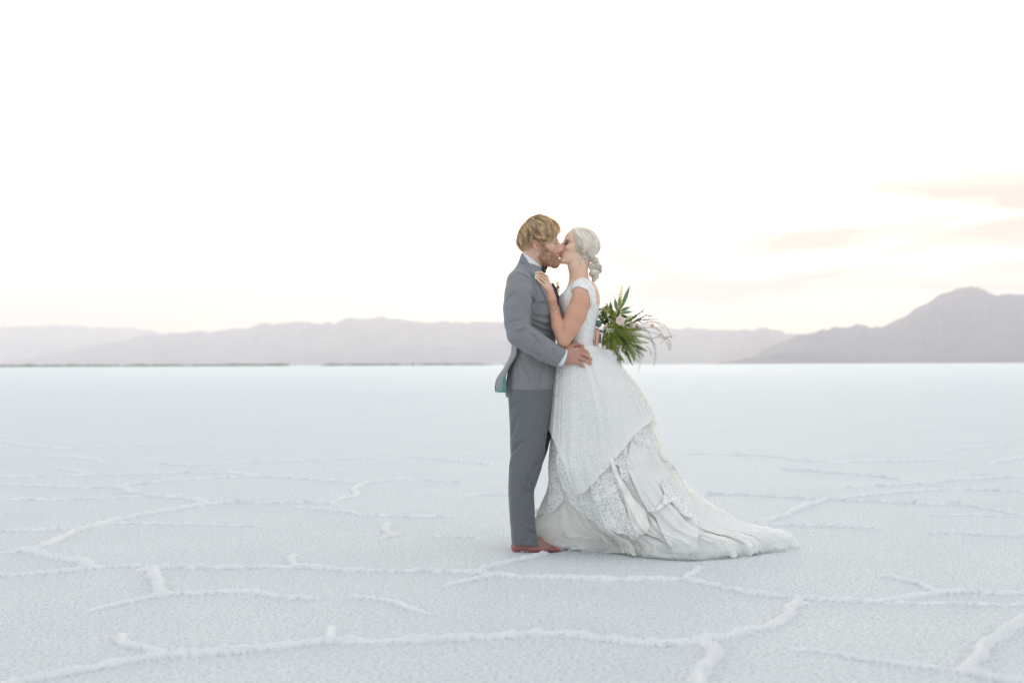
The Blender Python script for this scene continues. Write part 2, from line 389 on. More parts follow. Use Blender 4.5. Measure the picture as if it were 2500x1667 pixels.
# ------------------------------------------------------------------ air
def haze():
    x0, x1, y0, y1, z0, z1 = -24000, 24000, -60, 31500, -9.5, 1150
    v = [(x0,y0,z0),(x1,y0,z0),(x1,y1,z0),(x0,y1,z0),(x0,y0,z1),(x1,y0,z1),(x1,y1,z1),(x0,y1,z1)]
    f = [(0,3,2,1),(4,5,6,7),(0,1,5,4),(1,2,6,5),(2,3,7,6),(3,0,4,7)]
    m = bpy.data.materials.new("air"); m.use_nodes = True; t = m.node_tree; t.nodes.clear()
    out = N('ShaderNodeOutputMaterial', t); pv = N('ShaderNodeVolumePrincipled', t)
    pv.inputs['Color'].default_value = (0.965, 0.95, 0.995, 1); pv.inputs['Density'].default_value = HAZE; pv.inputs['Anisotropy'].default_value = 0.35
    L(pv.outputs[0], out.inputs['Volume'], t)
    o = mesh_obj("haze", v, f, m, smooth=False); tag(o, "thin bright evening haze over the flat", kind='stuff')
HAZE = 7e-5
haze()

# ------------------------------------------------------------------ distance-field sculpting
class Sculpt:
    def __init__(s, lo, hi, h):
        s.h = h; s.lo = np.array(lo, float); s.n = (np.ceil((np.array(hi, float) - s.lo) / h) + 1).astype(int)
        s.ax = [s.lo[k] + h * np.arange(s.n[k]) for k in range(3)]
        s.D = np.full(s.n, 0.5, np.float32)
    def box(s, lo, hi, m):
        i0 = np.clip(np.floor((np.asarray(lo) - m - s.lo) / s.h).astype(int), 0, s.n - 1)
        i1 = np.clip(np.ceil((np.asarray(hi) + m - s.lo) / s.h).astype(int) + 1, 1, s.n)
        sl = tuple(slice(a, b) for a, b in zip(i0, i1))
        g = [s.ax[k][sl[k]] for k in range(3)]
        return sl, g[0][:, None, None], g[1][None, :, None], g[2][None, None, :]
    def put(s, sl, d, k, mode):
        A = s.D[sl]
        if mode == 'add':
            if k > 0:
                hh = np.clip(0.5 + 0.5 * (d - A) / k, 0, 1); A = d * (1 - hh) + A * hh - k * hh * (1 - hh)
            else: A = np.minimum(A, d)
        elif mode == 'sub':
            d = -d
            if k > 0:
                hh = np.clip(0.5 - 0.5 * (d - A) / k, 0, 1); A = d * (1 - hh) + A * hh + k * hh * (1 - hh)
            else: A = np.maximum(A, d)
        elif mode == 'and': A = np.maximum(A, d)
        s.D[sl] = A
    def ell(s, c, r, k=0.01, rot=None, mode='add'):
        c = np.asarray(c, float); r = np.asarray(r, float) * np.ones(3); R = r.max()
        sl, x, y, z = s.box(c - R, c + R, k + 3 * s.h)
        x = x - c[0]; y = y - c[1]; z = z - c[2]
        if rot is not None:      # rows of rot = local axes
            x, y, z = [x * a[0] + y * a[1] + z * a[2] for a in rot]
        k0 = np.sqrt((x / r[0]) ** 2 + (y / r[1]) ** 2 + (z / r[2]) ** 2); k1 = np.sqrt((x / r[0] ** 2) ** 2 + (y / r[1] ** 2) ** 2 + (z / r[2] ** 2) ** 2)
        d = k0 * (k0 - 1) / np.maximum(k1, 1e-6)
        s.put(sl, d, k, mode)
    def cone(s, a, b, ra, rb, k=0.01, mode='add', flat=None):
        """tapered capsule; flat=(axis vector, factor) squashes it along an axis"""
        a = np.asarray(a, float); b = np.asarray(b, float); R = max(ra, rb)
        sl, x, y, z = s.box(np.minimum(a, b) - R, np.maximum(a, b) + R, k + 3 * s.h)
        ab = b - a; L2 = ab @ ab + 1e-12
        px, py, pz = x - a[0], y - a[1], z - a[2]
        t = np.clip((px * ab[0] + py * ab[1] + pz * ab[2]) / L2, 0, 1)
        qx, qy, qz = px - t * ab[0], py - t * ab[1], pz - t * ab[2]
        if flat is not None:
            f, fac = np.asarray(flat[0], float), flat[1]; f = f / np.linalg.norm(f)
            w = qx * f[0] + qy * f[1] + qz * f[2]; e = w * (1 / fac - 1)
            qx, qy, qz = qx + e * f[0], qy + e * f[1], qz + e * f[2]
        d = np.sqrt(qx * qx + qy * qy + qz * qz) - (ra + (rb - ra) * t)
        if flat is not None: d = d * flat[1] ** 0.5
        s.put(sl, d, k, mode)
    def chain(s, pts, rs, k=0.01, kk=None, mode='add', flat=None):
        for i in range(len(pts) - 1): s.cone(pts[i], pts[i + 1], rs[i], rs[i + 1], k if (kk is None or i == 0) else kk, mode, flat)
    def loft(s, rows, k=0.0, p=2.3, mode='add'):
        """rows: (z, xmin, xmax, ycentre, yhalf) from bottom to top; superellipse sections"""
        rows = np.array(sorted(rows), float)
        lo = [rows[:, 1].min(), (rows[:, 3] - rows[:, 4]).min(), rows[0, 0]]; hi = [rows[:, 2].max(), (rows[:, 3] + rows[:, 4]).max(), rows[-1, 0]]
        sl, x, y, z = s.box(lo, hi, k + 4 * s.h)
        zz = z[0, 0]; zq = np.clip(zz, rows[0, 0], rows[-1, 0])
        # smooth interpolation of the table
        f = [np.interp(zq, rows[:, 0], rows[:, j]) for j in range(1, 5)]
        ker = 9
        cxx = ((f[0] + f[1]) / 2)[None, None, :]; ax = ((f[1] - f[0]) / 2)[None, None, :]; cy = f[2][None, None, :]; ay = f[3][None, None, :]
        u = np.abs(x - cxx) / ax; v = np.abs(y - cy) / ay
        q = (u ** p + v ** p) ** (1 / p)
        d = (q - 1) * np.minimum(ax, ay) * 0.95
        out = np.maximum(rows[0, 0] - z, z - rows[-1, 0])
        d = np.maximum(d, out)
        s.put(sl, d.astype(np.float32), k, mode)
    def stroke(s, pts, amp, w, squash=None):
        """soft groove (amp > 0) or welt (amp < 0) along a polyline"""
        pts = [np.asarray(p, float) for p in pts]; n = len(pts) - 1
        al = np.array(pts); sl, x, y, z = s.box(al.min(0), al.max(0), 2.5 * w)
        best = None
        for i, (a, b) in enumerate(zip(pts[:-1], pts[1:])):
            ab = b - a; t = np.clip(((x - a[0]) * ab[0] + (y - a[1]) * ab[1] + (z - a[2]) * ab[2]) / (ab @ ab + 1e-12), 0, 1)
            d2 = (x - a[0] - t * ab[0]) ** 2 + (y - a[1] - t * ab[1]) ** 2 * (0.25 if squash else 1) + (z - a[2] - t * ab[2]) ** 2
            f = np.sin(np.clip((i + t) / n, 0, 1) * math.pi) ** 0.6
            g = np.exp(-d2 / (w * w)) * f
            best = g if best is None else np.maximum(best, g)
        s.D[sl] += amp * best
    def top_y(s, px, py, y0=-.2):
        """depth of the first surface met from the camera's side"""
        y = y0
        for _ in range(3):
            w = P(px, py, y); i = int(round((w[0] - s.lo[0]) / s.h)); k = int(round((w[2] - s.lo[2]) / s.h))
            i = min(max(i, 0), s.n[0] - 1); k = min(max(k, 0), s.n[2] - 1)
            c = np.nonzero(s.D[i, :, k] < 0)[0]
            if not len(c): return y
            y = s.ax[1][c[0]]
        return y
    def half(s, pt, nrm, k=0.0):
        """keep the side the normal points away from"""
        nrm = np.asarray(nrm, float); nrm /= np.linalg.norm(nrm)
        d = ((s.ax[0] - pt[0]) * nrm[0])[:, None, None] + ((s.ax[1] - pt[1]) * nrm[1])[None, :, None] + ((s.ax[2] - pt[2]) * nrm[2])[None, None, :]
        s.D = np.maximum(s.D, d.astype(np.float32))
    def noise(s, f, amp, seed=0, ax=(1, 1, 1)):
        m = np.abs(s.D) < 4 * s.h + amp * 2
        i = np.nonzero(m); x, y, z = [s.ax[k][i[k]] for k in range(3)]
        s.D[m] += amp * fbm(x * f * ax[0], y * f * ax[1], z * f * ax[2], octs=3, seed=seed).astype(np.float32)
    def mesh(s, blur=0):
        D = s.D
        for _ in range(blur):
            for k in range(3):
                D = (np.roll(D, 1, k) + np.roll(D, -1, k) + 2 * D) / 4
        D = D.copy(); 
        for k in range(3):
            sl = [slice(None)] * 3
            for e in (0, -1): sl[k] = e; D[tuple(sl)] = np.maximum(D[tuple(sl)], 0.5 * s.h)
        ins = D < 0
        c = np.zeros(np.array(D.shape) - 1, np.int8)
        for dx in (0, 1):
            for dy in (0, 1):
                for dz in (0, 1):
                    c += ins[dx:D.shape[0] - 1 + dx, dy:D.shape[1] - 1 + dy, dz:D.shape[2] - 1 + dz]
        act = np.nonzero((c > 0) & (c < 8)); nv = len(act[0])
        vid = np.full(c.shape, -1, np.int64); vid[act] = np.arange(nv)
        acc = np.zeros((nv, 3)); cnt = np.zeros(nv)
        cor = [(a, b, cc) for a in (0, 1) for b in (0, 1) for cc in (0, 1)]
        vals = {q: D[act[0] + q[0], act[1] + q[1], act[2] + q[2]] for q in cor}
        for q in cor:
            for k in range(3):
                if q[k] == 0:
                    r = list(q); r[k] = 1; r = tuple(r); v0, v1 = vals[q], vals[r]
                    m = (v0 < 0) != (v1 < 0); t = np.where(m, v0 / np.where(m, v0 - v1, 1), 0)
                    for j in range(3): acc[:, j] += np.where(m, q[j] + (t if j == k else 0), 0)
                    cnt += m
        V = (np.stack(act, 1) + acc / cnt[:, None]) * s.h + s.lo
        Q = []
        for k in range(3):
            a, b = (k + 1) % 3, (k + 2) % 3
            s0 = [slice(None)] * 3; s1 = [slice(None)] * 3; s0[k] = slice(0, -1); s1[k] = slice(1, None)
            for e in (a, b): s0[e] = slice(1, -1); s1[e] = slice(1, -1)
            i0, i1 = ins[tuple(s0)], ins[tuple(s1)]
            e = np.array(np.nonzero(i0 != i1)).T
            if not len(e): continue
            sg = i0[tuple(e.T)]
            o = np.zeros(3, int); o[a] = 1; o[b] = 1
            e = e + o
            def g(da, db):
                f = e.copy(); f[:, a] -= da; f[:, b] -= db; return vid[f[:, 0], f[:, 1], f[:, 2]]
            q = np.stack([g(1, 1), g(0, 1), g(0, 0), g(1, 0)], 1)
            q[~sg] = q[~sg][:, ::-1]
            Q.append(q)
        Q = np.concatenate(Q); Q = Q[(Q >= 0).all(1)]
        return V, Q.astype(np.int32)
def join(parts):
    vs, fs, cs, k = [], [], [], 0
    for p in parts:
        vs.append(p[0]); fs.append(np.asarray(p[1]) + k); k += len(p[0])
        cs.append(p[2] if len(p) > 2 else np.ones((len(p[0]), 3)))
    return np.concatenate(vs), np.concatenate(fs), np.concatenate(cs)
def tube(pts, rad, sides=6, closed_ends=True):
    """tube as quads along points; rad scalar or list; returns V,Q"""
    p = np.asarray(pts, float); n = len(p); r = np.ones(n) * rad
    T = np.gradient(p, axis=0); T /= np.linalg.norm(T, axis=1)[:, None] + 1e-12
    up = np.array([0, 0, 1.0]) if abs(T[0][2]) < 0.9 else np.array([1.0, 0, 0])
    V = []
    A = np.cross(T[0], up); A /= np.linalg.norm(A)
    for i in range(n):
        A = A - T[i] * (A @ T[i]); A /= np.linalg.norm(A) + 1e-12; B = np.cross(T[i], A)
        for j in range(sides):
            a = 2 * math.pi * j / sides; V.append(p[i] + r[i] * (math.cos(a) * A + math.sin(a) * B))
    idx = np.arange(n * sides).reshape(n, sides)
    Q = np.stack([idx[:-1], np.roll(idx[:-1], -1, 1), np.roll(idx[1:], -1, 1), idx[1:]], -1).reshape(-1, 4)
    V = np.array(V)
    if closed_ends:
        k = len(V); V = np.concatenate([V, [p[0]], [p[-1]]])
        e0 = [[k, idx[0, (j + 1) % sides], idx[0, j], idx[0, j]] for j in range(sides)]
        # triangles stored as degenerate quads are avoided: close with a fan of quads when sides is even
        cap = []
        for j in range(0, sides, 2):
            cap.append([k, idx[0, (j + 2) % sides], idx[0, (j + 1) % sides], idx[0, j]])
            cap.append([k + 1, idx[-1, j], idx[-1, (j + 1) % sides], idx[-1, (j + 2) % sides]])
        Q = np.concatenate([Q, np.array(cap)])
    return V, Q
def bez(pts, n):
    """smooth curve through control points (Catmull-Rom)"""
    p = np.asarray(pts, float); p = np.concatenate([[2 * p[0] - p[1]], p, [2 * p[-1] - p[-2]]]); o = []
    m = len(p) - 3
    for t in np.linspace(0, m, n):
        i = min(int(t), m - 1); f = t - i; a, b, c, d = p[i:i + 4]
        o.append(0.5 * (2 * b + (c - a) * f + (2 * a - 5 * b + 4 * c - d) * f * f + (3 * b - a - 3 * c + d) * f ** 3))
    return np.array(o)
def strands(curves, rad, tip=0.25, jit=0.0):
    """many thin tapered 4-sided locks, vectorised; curves (M,K,3)"""
    c = np.asarray(curves, float); M, K_, _ = c.shape
    T = np.gradient(c, axis=1); T /= np.linalg.norm(T, axis=2)[..., None] + 1e-12
    ref = np.array([0.3, 1.0, 0.2]); A = np.cross(T, ref); A /= np.linalg.norm(A, axis=2)[..., None] + 1e-9; B = np.cross(T, A)
    s = np.linspace(0, 1, K_); w = (0.55 + 0.45 * np.sin(np.clip(s * 2.2, 0, 1) * math.pi / 2)) * (1 - (1 - tip) * s ** 2.2)
    R = (np.ones(M) * rad)[:, None] * w[None, :]
    V = []
    for a in range(4):
        an = a * math.pi / 2; V.append(c + R[..., None] * (math.cos(an) * A + math.sin(an) * B))
    V = np.stack(V, 2).reshape(-1, 3)
    idx = np.arange(M * K_ * 4).reshape(M, K_, 4)
    Q = np.stack([idx[:, :-1], np.roll(idx[:, :-1], -1, 2), np.roll(idx[:, 1:], -1, 2), idx[:, 1:]], -1).reshape(-1, 4)
    cap = idx[:, -1]
    return V, np.concatenate([Q, cap])
def in_poly(x, y, poly):
    poly = np.asarray(poly, float); ins = np.zeros(x.shape, bool); n = len(poly)
    for i in range(n):
        x0, y0 = poly[i - 1]; x1, y1 = poly[i]
        c = ((y0 > y) != (y1 > y)); xi = (x1 - x0) * (y - y0) / ((y1 - y0) if y1 != y0 else 1e-9) + x0
        ins ^= c & (x < xi)
    return ins
def bvh_of(V, Q):
    return BVHTree.FromPolygons([tuple(v) for v in V.tolist()], [tuple(q) for q in Q.tolist()])
def drape(bvh, poly_px, off, step=1.0, thick=0.002, lift=None, y0=-2.0, smooth=2, fallback=0.0):
    """cloth piece cut to a photo outline and laid on a body: returns V,Q of a thin solid sheet"""
    poly = np.array(poly_px, float); x0, y0p = poly.min(0) - step; x1, y1p = poly.max(0) + step
    xs = np.arange(x0, x1 + step, step); ys = np.arange(y0p, y1p + step, step)
    gx, gy = np.meshgrid(xs, ys); n0, n1 = gx.shape
    cam_ = Vector(CAM)
    P3 = np.full((n0, n1, 3), np.nan); NR = np.zeros((n0, n1, 3))
    cellin = in_poly((gx[:-1, :-1] + gx[1:, 1:]) / 2, (gy[:-1, :-1] + gy[1:, 1:]) / 2, poly)
    need = np.zeros((n0, n1), bool)
    for a in (0, 1):
        for b in (0, 1): need[a:n0 - 1 + a, b:n1 - 1 + b] |= cellin
    depth = np.full((n0, n1), np.nan)
    for i, j in zip(*np.nonzero(need)):
        w = P(gx[i, j], gy[i, j], 0.0); d = Vector(w - CAM).normalized()
        hit, nr, _, _ = bvh.ray_cast(cam_, d)
        if hit is not None: depth[i, j] = hit.y
    # fill misses from neighbours, then smooth the depth so the sheet hangs like cloth
    for _ in range(40):
        bad = need & np.isnan(depth)
        if not bad.any(): break
        acc = np.zeros_like(depth); c = np.zeros_like(depth)
        for di, dj in ((0, 1), (0, -1), (1, 0), (-1, 0)):
            r = np.roll(np.roll(depth, di, 0), dj, 1); ok = ~np.isnan(r); acc[ok] += r[ok]; c += ok
        f = bad & (c > 0); depth[f] = acc[f] / c[f]
    depth = np.where(np.isnan(depth), fallback, depth)
    for _ in range(smooth):
        acc = depth.copy() * 0; c = 0
        for di, dj in ((0, 0), (0, 1), (0, -1), (1, 0), (-1, 0)):
            r = np.roll(np.roll(depth, di, 0), dj, 1); rn = np.roll(np.roll(need, di, 0), dj, 1)
            acc += np.where(rn, r, depth)
            c += 1
        depth = acc / c
    o = off + (lift(gx, gy) if lift else 0)
    Yd = depth - o
    W = np.stack([P(gx[i, j], gy[i, j], Yd[i, j]) if need[i, j] else np.zeros(3) for i in range(n0) for j in range(n1)]).reshape(n0, n1, 3)
    vid = np.full((n0, n1), -1); vid[need] = np.arange(need.sum()); Vf = W[need]; k = len(Vf)
    ci, cj = np.nonzero(cellin)
    Q1 = np.stack([vid[ci, cj], vid[ci + 1, cj], vid[ci + 1, cj + 1], vid[ci, cj + 1]], 1)
    Vb = Vf + np.array([0, thick, 0]); Q2 = Q1[:, ::-1] + k
    # rim
    E = {}
    for q in Q1.tolist():
        for a, b in zip(q, q[1:] + q[:1]): E[(a, b)] = 1
    rim = [[b, a, a + k, b + k] for (a, b) in E if (b, a) not in E]
    return np.concatenate([Vf, Vb]), np.concatenate([Q1, Q2, np.array(rim)])
# ------------------------------------------------------------------ shared anatomy
def rotm(yaw, pitch, roll):
    return np.array(Matrix.Rotation(yaw, 3, 'Z') @ Matrix.Rotation(-pitch, 3, 'Y') @ Matrix.Rotation(roll, 3, 'X'))
class Head:
    """anatomy in centimetres: x forward, y to the figure's left, z up, origin between the ear canals"""
    def __init__(s, O, scale, yaw, pitch, roll, female):
        s.O = np.asarray(O, float); s.c = scale * 0.01; s.M = rotm(yaw, pitch, roll); s.f = female; s.rot = s.M.T
    def W(s, p): return s.O + s.c * (np.asarray(p, float) @ s.M.T)
    def Lc(s, w): return ((np.asarray(w) - s.O) @ s.M) / s.c
    def build(s, S_):
        c = s.c; f = s.f
        def E(p, r, k=1.0, mode='add', both=False, rot=None):
            for sg in ((1, -1) if both else (1,)):
                q = (p[0], p[1] * sg, p[2])
                R = s.rot if rot is None else (np.array(Matrix.Rotation(rot * sg, 3, 'Z')).T @ s.rot)
                S_.ell(s.W(q), np.array(r) * c, k * c, R, mode)
        def C(a, b, ra, rb, k=1.0, both=False, mode='add'):
            for sg in ((1, -1) if both else (1,)):
                S_.cone(s.W((a[0], a[1] * sg, a[2])), s.W((b[0], b[1] * sg, b[2])), ra * c, rb * c, k * c, mode)
        E((-1.0, 0, 5.0), (9.7, 7.5, 8.2), 0)
        E((3.2, 0, 0.0), (5.7, 5.9, 7.6), 2.0)
        E((4.6, 0, 5.0), (4.5, 6.0, 4.6), 1.5)                      # forehead
        dm = 0 if f else -1.0
        C((0.6, 5.2, -4.8), (8.0 + dm * .7, 1.6, -9.0 if not f else -8.6), 1.5, 1.5 if not f else 1.3, 2.0, True)
        E((4.6, 0, -5.0), (4.4, 4.5 if f else 4.9, 4.2), 2.0)
        E((9.0 + dm, 0, -8.6 if not f else -8.5), (1.7, 2.0, 1.7) if not f else (1.35, 1.6, 1.4), 1.2)
        E((7.4 + dm * .5, 0, -5.0), (2.5, 2.9, 2.6), 1.5)
        E((6.0, 4.4, -0.9), (2.7, 1.7, 1.9), 1.6, both=True)           # cheek
        E((8.5, 2.4, 3.5), (0.9, 2.4, 0.8) if not f else (0.5, 2.2, 0.7), 1.0, both=True)
        E((9.7, 3.3, 1.7), (1.7, 1.9, 1.1), 0.9, 'sub', True)
        E((7.25, 3.25, 1.7), (1.4, 1.45, 1.2), 0.35, both=True)          # lidded eye
        C((9.0, 0, 2.6), (11.4, 0, -1.4), 0.75 if f else 0.85, 0.75 if f else 0.95, 0.9); C((8.4, 0, 1.6), (9.9, 0, -1.9), 1.1, 1.35, 0.6)
        E((11.6, 0, -1.7), (0.85, 0.9, 0.8), 0.5)
        E((10.2, 1.25, -2.5), (1.0, 0.62, 0.7), 0.4, both=True)
        E((10.9, 0.6, -3.05), (0.4, 0.3, 0.25), 0.15, 'sub', True)
        C((10.1, 0, -2.7), (9.6 + dm * .5, 0, -4.3), 0.7, 0.7, 0.8)
        E((9.75 + dm * .35, 0, -4.85), (0.85, 2.2, 0.55), 0.3)
        E((9.65 + dm * .45, 0, -5.75), (0.85, 1.9, 0.62), 0.3)
        E((9.4 + dm, 0, -7.0), (0.8, 1.8, 0.5), 0.7, 'sub')
        # ears
        for sg in (1, -1):
            R = np.array(Matrix.Rotation(math.radians(24) * sg, 3, 'Z') @ Matrix.Rotation(math.radians(-12), 3, 'Y')).T @ s.rot
            k = s.c
            S_.ell(s.W((-1.3, 7.45 * sg, 0.6)), np.array((1.75, 0.65, 3.1)) * k, 0.4 * k, R)
            S_.ell(s.W((-0.9, 8.15 * sg, 1.0)), np.array((0.95, 0.55, 1.9)) * k, 0.25 * k, R, 'sub')
            S_.ell(s.W((-0.2, 7.9 * sg, -0.3)), np.array((0.55, 0.6, 0.65)) * k, 0.2 * k, R, 'sub')
            S_.ell(s.W((0.35, 7.35 * sg, 0.0)), np.array((0.55, 0.5, 0.8)) * k, 0.3 * k, R)
def mix_tint(T, mask, col):
    m = np.clip(mask, 0, 1)[:, None]; return T * (1 - m) + np.array(col)[None] * m
def blob(l, c, r):
    return np.clip(1.6 - 1.6 * np.sqrt((((l - np.array(c)) / np.array(r)) ** 2).sum(1)), 0, 1)

skin_m = simple_mat("groom skin", (0.68, 0.45, 0.355), 0.5, 0.07, 90, 0.35, bstr=0.25, bdist=0.0015, tint=True, sss=0.25)
skin_f = simple_mat("bride skin", (0.80, 0.555, 0.43), 0.48, 0.04, 90, 0.35, bstr=0.12, bdist=0.001, tint=True, sss=0.25)
def wool(name, col):
    m, t, b, out = new_mat(name)
    tcn = N('ShaderNodeTexCoord', t); mp = N('ShaderNodeMapping', t); mp.inputs['Scale'].default_value = (700, 700, 110); L(tcn.outputs['Object'], mp.inputs[0], t)
    n1 = noise_node(t, 1.0, 3, 0.7, mp.outputs[0])
    mp2 = N('ShaderNodeMapping', t); mp2.inputs['Scale'].default_value = (140, 140, 800); L(tcn.outputs['Object'], mp2.inputs[0], t)
    n2 = noise_node(t, 1.0, 3, 0.7, mp2.outputs[0]); n3 = noise_node(t, 9, 3, 0.5, tcn.outputs['Object'])
    f = mathn('MULTIPLY', mathn('ADD', n1, n2, t), 0.5, t)
    c = mixc(ramp(f, [(0.36, 0), (0.64, 1)], t), tuple(a * 0.72 for a in col), tuple(min(1, a * 1.28) for a in col), t)
    c = mixc(mathn('MULTIPLY', n3, 0.18, t), c, tuple(a * 0.8 for a in col), t)
    L(c, b.inputs['Base Color'], t); b.inputs['Roughness'].default_value = 0.85; b.inputs['Specular IOR Level'].default_value = 0.2
    b.inputs['Sheen Weight'].default_value = 0.25; b.inputs['Sheen Roughness'].default_value = 0.5
    bump(t, b, f, 0.35, 0.0012); return m
suit = wool("grey wool", (0.235, 0.242, 0.26)); suit_t = wool("grey wool trousers", (0.145, 0.153, 0.172))
teal = simple_mat("teal satin lining", (0.075, 0.23, 0.20), 0.4, 0.15, 40, 0.5)
cotton = simple_mat("white cotton", (0.78, 0.80, 0.86), 0.7, 0.03, 300, 0.2, bdist=0.0005)
black = simple_mat("black satin", (0.025, 0.018, 0.025), 0.35, 0.3, 80, 0.5)
def Zr(py, x=1300): return P(x, py, 0)[2]
def Xr(px, py=800): return P(px, py, 0)[0]
def trows(rows): return [(Zr(py), Xr(a, py), Xr(b, py), yc, yh) for py, a, b, yc, yh in rows]

# ------------------------------------------------------------------ groom
groom = bpy.data.objects.new("person", None)
GH = Head(P(1317.5, 604, -0.008), 1.05, math.radians(-7), math.radians(2), math.radians(-3), False)

# jacket
J = Sculpt([P(1222, 600)[0], -0.33, Zr(982)], [P(1395, 600)[0] + 0.02, 0.33, Zr(612)], 0.0032)
J.loft(trows([(990,1238,1350,0,.150),(960,1234,1352,0,.158),(930,1236,1357,0,.160),(900,1240,1358,0,.156),(870,1246,1357,0,.150),(845,1249,1356,0,.148),(815,1246,1357,0,.152),
    (780,1241,1359,0,.160),(750,1239,1360,0,.166),(722,1237,1356,0,.170),(705,1237,1350,0,.168),(690,1239,1343,0,.160),(675,1244,1334,0,.145),(663,1250,1326,0,.12),(652,1259,1320,0,.085),(643,1268,1316,0,.06)]), 0.0, 2.35)
# collar standing round the neck
T2 = Sculpt.__new__(Sculpt); T2.h = J.h; T2.lo = J.lo; T2.n = J.n; T2.ax = J.ax; T2.D = np.full(J.n, 0.5, np.float32)
T2.cone(P(1292, 672, 0), P(1304, 618, 0), 0.078, 0.066, 0)
pa, pb = P(1279, 624.5, 0), P(1309, 664, 0); dv = pb - pa; nrm = np.array([-dv[2], 0, dv[0]]); T2.half(pa, nrm if nrm[2] > 0 else -nrm)
hh = np.clip(0.5 + 0.5 * (T2.D - J.D) / 0.006, 0, 1); J.D = T2.D * (1 - hh) + J.D * hh - 0.006 * hh * (1 - hh)
# near sleeve
SL = [P(1266, 688, -.165), P(1267, 718, -.195), P(1264, 752, -.21), P(1263, 788, -.222), P(1270, 816, -.23)]
J.chain(SL, [.066, .075, .0745, .070, .068], 0.018, 0.004)
FA = [P(1268, 815, -.23), P(1298, 834, -.225), P(1330, 853, -.205), P(1366.5, 873, -.185)]
J.chain(FA, [.068, .066, .061, .0555], 0.006, 0.006)
pa, pb = P(1380, 849, -.19), P(1356, 897, -.19)
dcut = P(1366.5, 873, -.185) - P(1330, 853, -.205); 
# flat cuff end
cutn = dcut / np.linalg.norm(dcut); cpt = P(1367.5, 873.5, -.185)
dd_ = ((J.ax[0] - cpt[0]) * cutn[0])[:, None, None] + ((J.ax[1] - cpt[1]) * cutn[1])[None, :, None] + ((J.ax[2] - cpt[2]) * cutn[2])[None, None, :]
near = (np.abs(J.ax[1] + .20) < .125)[None, :, None] & (J.ax[0] > P(1340, 870)[0])[:, None, None] & (J.ax[2] < Zr(830))[None, None, :]
w_ = near & ((J.ax[1] < -0.12)[None, :, None])
J.D = np.where(w_, np.maximum(J.D, dd_.astype(np.float32)), J.D)
# far sleeve, round the bride's back
J.chain([P(1275, 690, .165), P(1300, 745, .20), P(1335, 800, .235)], [.066, .068, .064], 0.018, 0.004)
# creases and seams
def st(sc__, pts, amp, w, g=2.0):
    sc__.stroke([P(a, b, sc__.top_y(a, b, c)) for a, b, c in bez(pts, 9)], amp * g, w)
yn = -.27
st(J, [(1296,708,-.2),(1300,735,-.22),(1296,760,-.2),(1293,790,-.2),(1291,806,-.2)], .012, .010)      # armhole / arm to body
for q in ([(1288,801,yn),(1277,805,yn),(1262,812,yn)], [(1291,806,yn),(1280,812,yn),(1268,822,yn)], [(1292,812,yn),(1302,820,yn),(1308,832,yn)]): st(J, q, .013, .0075)
for q in ([(1287,797,yn),(1272,801,yn),(1255,804,yn)], [(1291,809,yn),(1279,818,yn),(1262,832,yn)], [(1295,812,yn),(1312,822,yn),(1322,836,yn)]): st(J, q, -.006, .007)
for q in ([(1233,742,yn+.08),(1243,727,yn+.02),(1258,715,yn)], [(1240,792,yn+.03),(1256,784,yn),(1275,782,yn)]): st(J, q, .006, .008)
for q in ([(1346,849,yn),(1352,860,yn),(1348,874,yn)], [(1318,842,yn),(1326,853,yn),(1322,870,yn)], [(1300,856,yn),(1316,868,yn),(1334,880,yn)]): st(J, q, .005, .008)
for q in ([(1300,782,-.17),(1320,792,-.16),(1345,800,-.1)], [(1298,790,-.17),(1318,804,-.16),(1342,812,-.12)], [(1300,770,-.17),(1322,775,-.15),(1350,775,-.08)], [(1302,748,-.17),(1318,742,-.16),(1336,740,-.12)]): st(J, q, .009, .008)
for q in ([(1299,786,-.17),(1319,798,-.16),(1343,806,-.1)], [(1300,776,-.17),(1322,783,-.15),(1348,787,-.08)]): st(J, q, -.006, .008)
for q in ([(1262,868,-.16),(1285,900,-.17),(1305,935,-.17)], [(1258,880,-.15),(1262,910,-.16),(1264,945,-.16)], [(1330,900,-.15),(1322,925,-.16),(1318,955,-.16)]): st(J, q, .005, .012)
st(J, [(1303,868,-.17),(1306,905,-.17),(1308,945,-.17),(1308,972,-.17)], .0035, .0032)
st(J, [(1255,664,-.10),(1262,668,-.13),(1278,672,-.15),(1292,682,-.18),(1299,698,-.2)], .0045, .005)   # sleeve head seam
st(J, [(1254,700,-.26),(1250,730,-.28),(1250,770,-.29),(1256,806,-.29)], -.002, .012)
J.noise(14, 0.006, 3); J.noise(40, 0.0006, 8)
pa, pb = P(1237, 970, 0), P(1348, 975.5, 0); dv = pb - pa; J.half(pa, (dv[2], 0, -dv[0]))
JV, JQ = J.mesh(0)
jbvh = bvh_of(JV, JQ)
jacket = mesh_obj("jacket", JV, JQ, suit, groom)
def surf_y(bvh, px, py, default=0.0):
    d = Vector(P(px, py, 0) - CAM).normalized(); h = bvh.ray_cast(Vector(CAM), d)[0]
    return h.y if h is not None else default
lap = [(1298,656),(1297.5,663),(1303.5,675),(1317,696),(1325,711),(1333,729.5),(1337,744),(1341,762),(1347,795),(1352,830),(1356,830),(1358,760),(1352,720),(1340,690),(1322,668),(1309,664),(1304,656)]
V, Q = drape(jbvh, lap, 0.007, 1.0, 0.004); mesh_obj("lapel", V, Q, suit, jacket)
V, Q = drape(jbvh, [(1271,641),(1279,643),(1290,651),(1298,656.5),(1304,658),(1309,664),(1305,654),(1299,643.6),(1290,635),(1280,627),(1272,630)], 0.0035, 1.0, 0.002); mesh_obj("collar", V, Q, suit, jacket)
V, Q = drape(jbvh, [(1311,826),(1337,831),(1337,836),(1311,831)], 0.003, 1.0, 0.002); mesh_obj("pocket_flap", V, Q, suit, jacket)
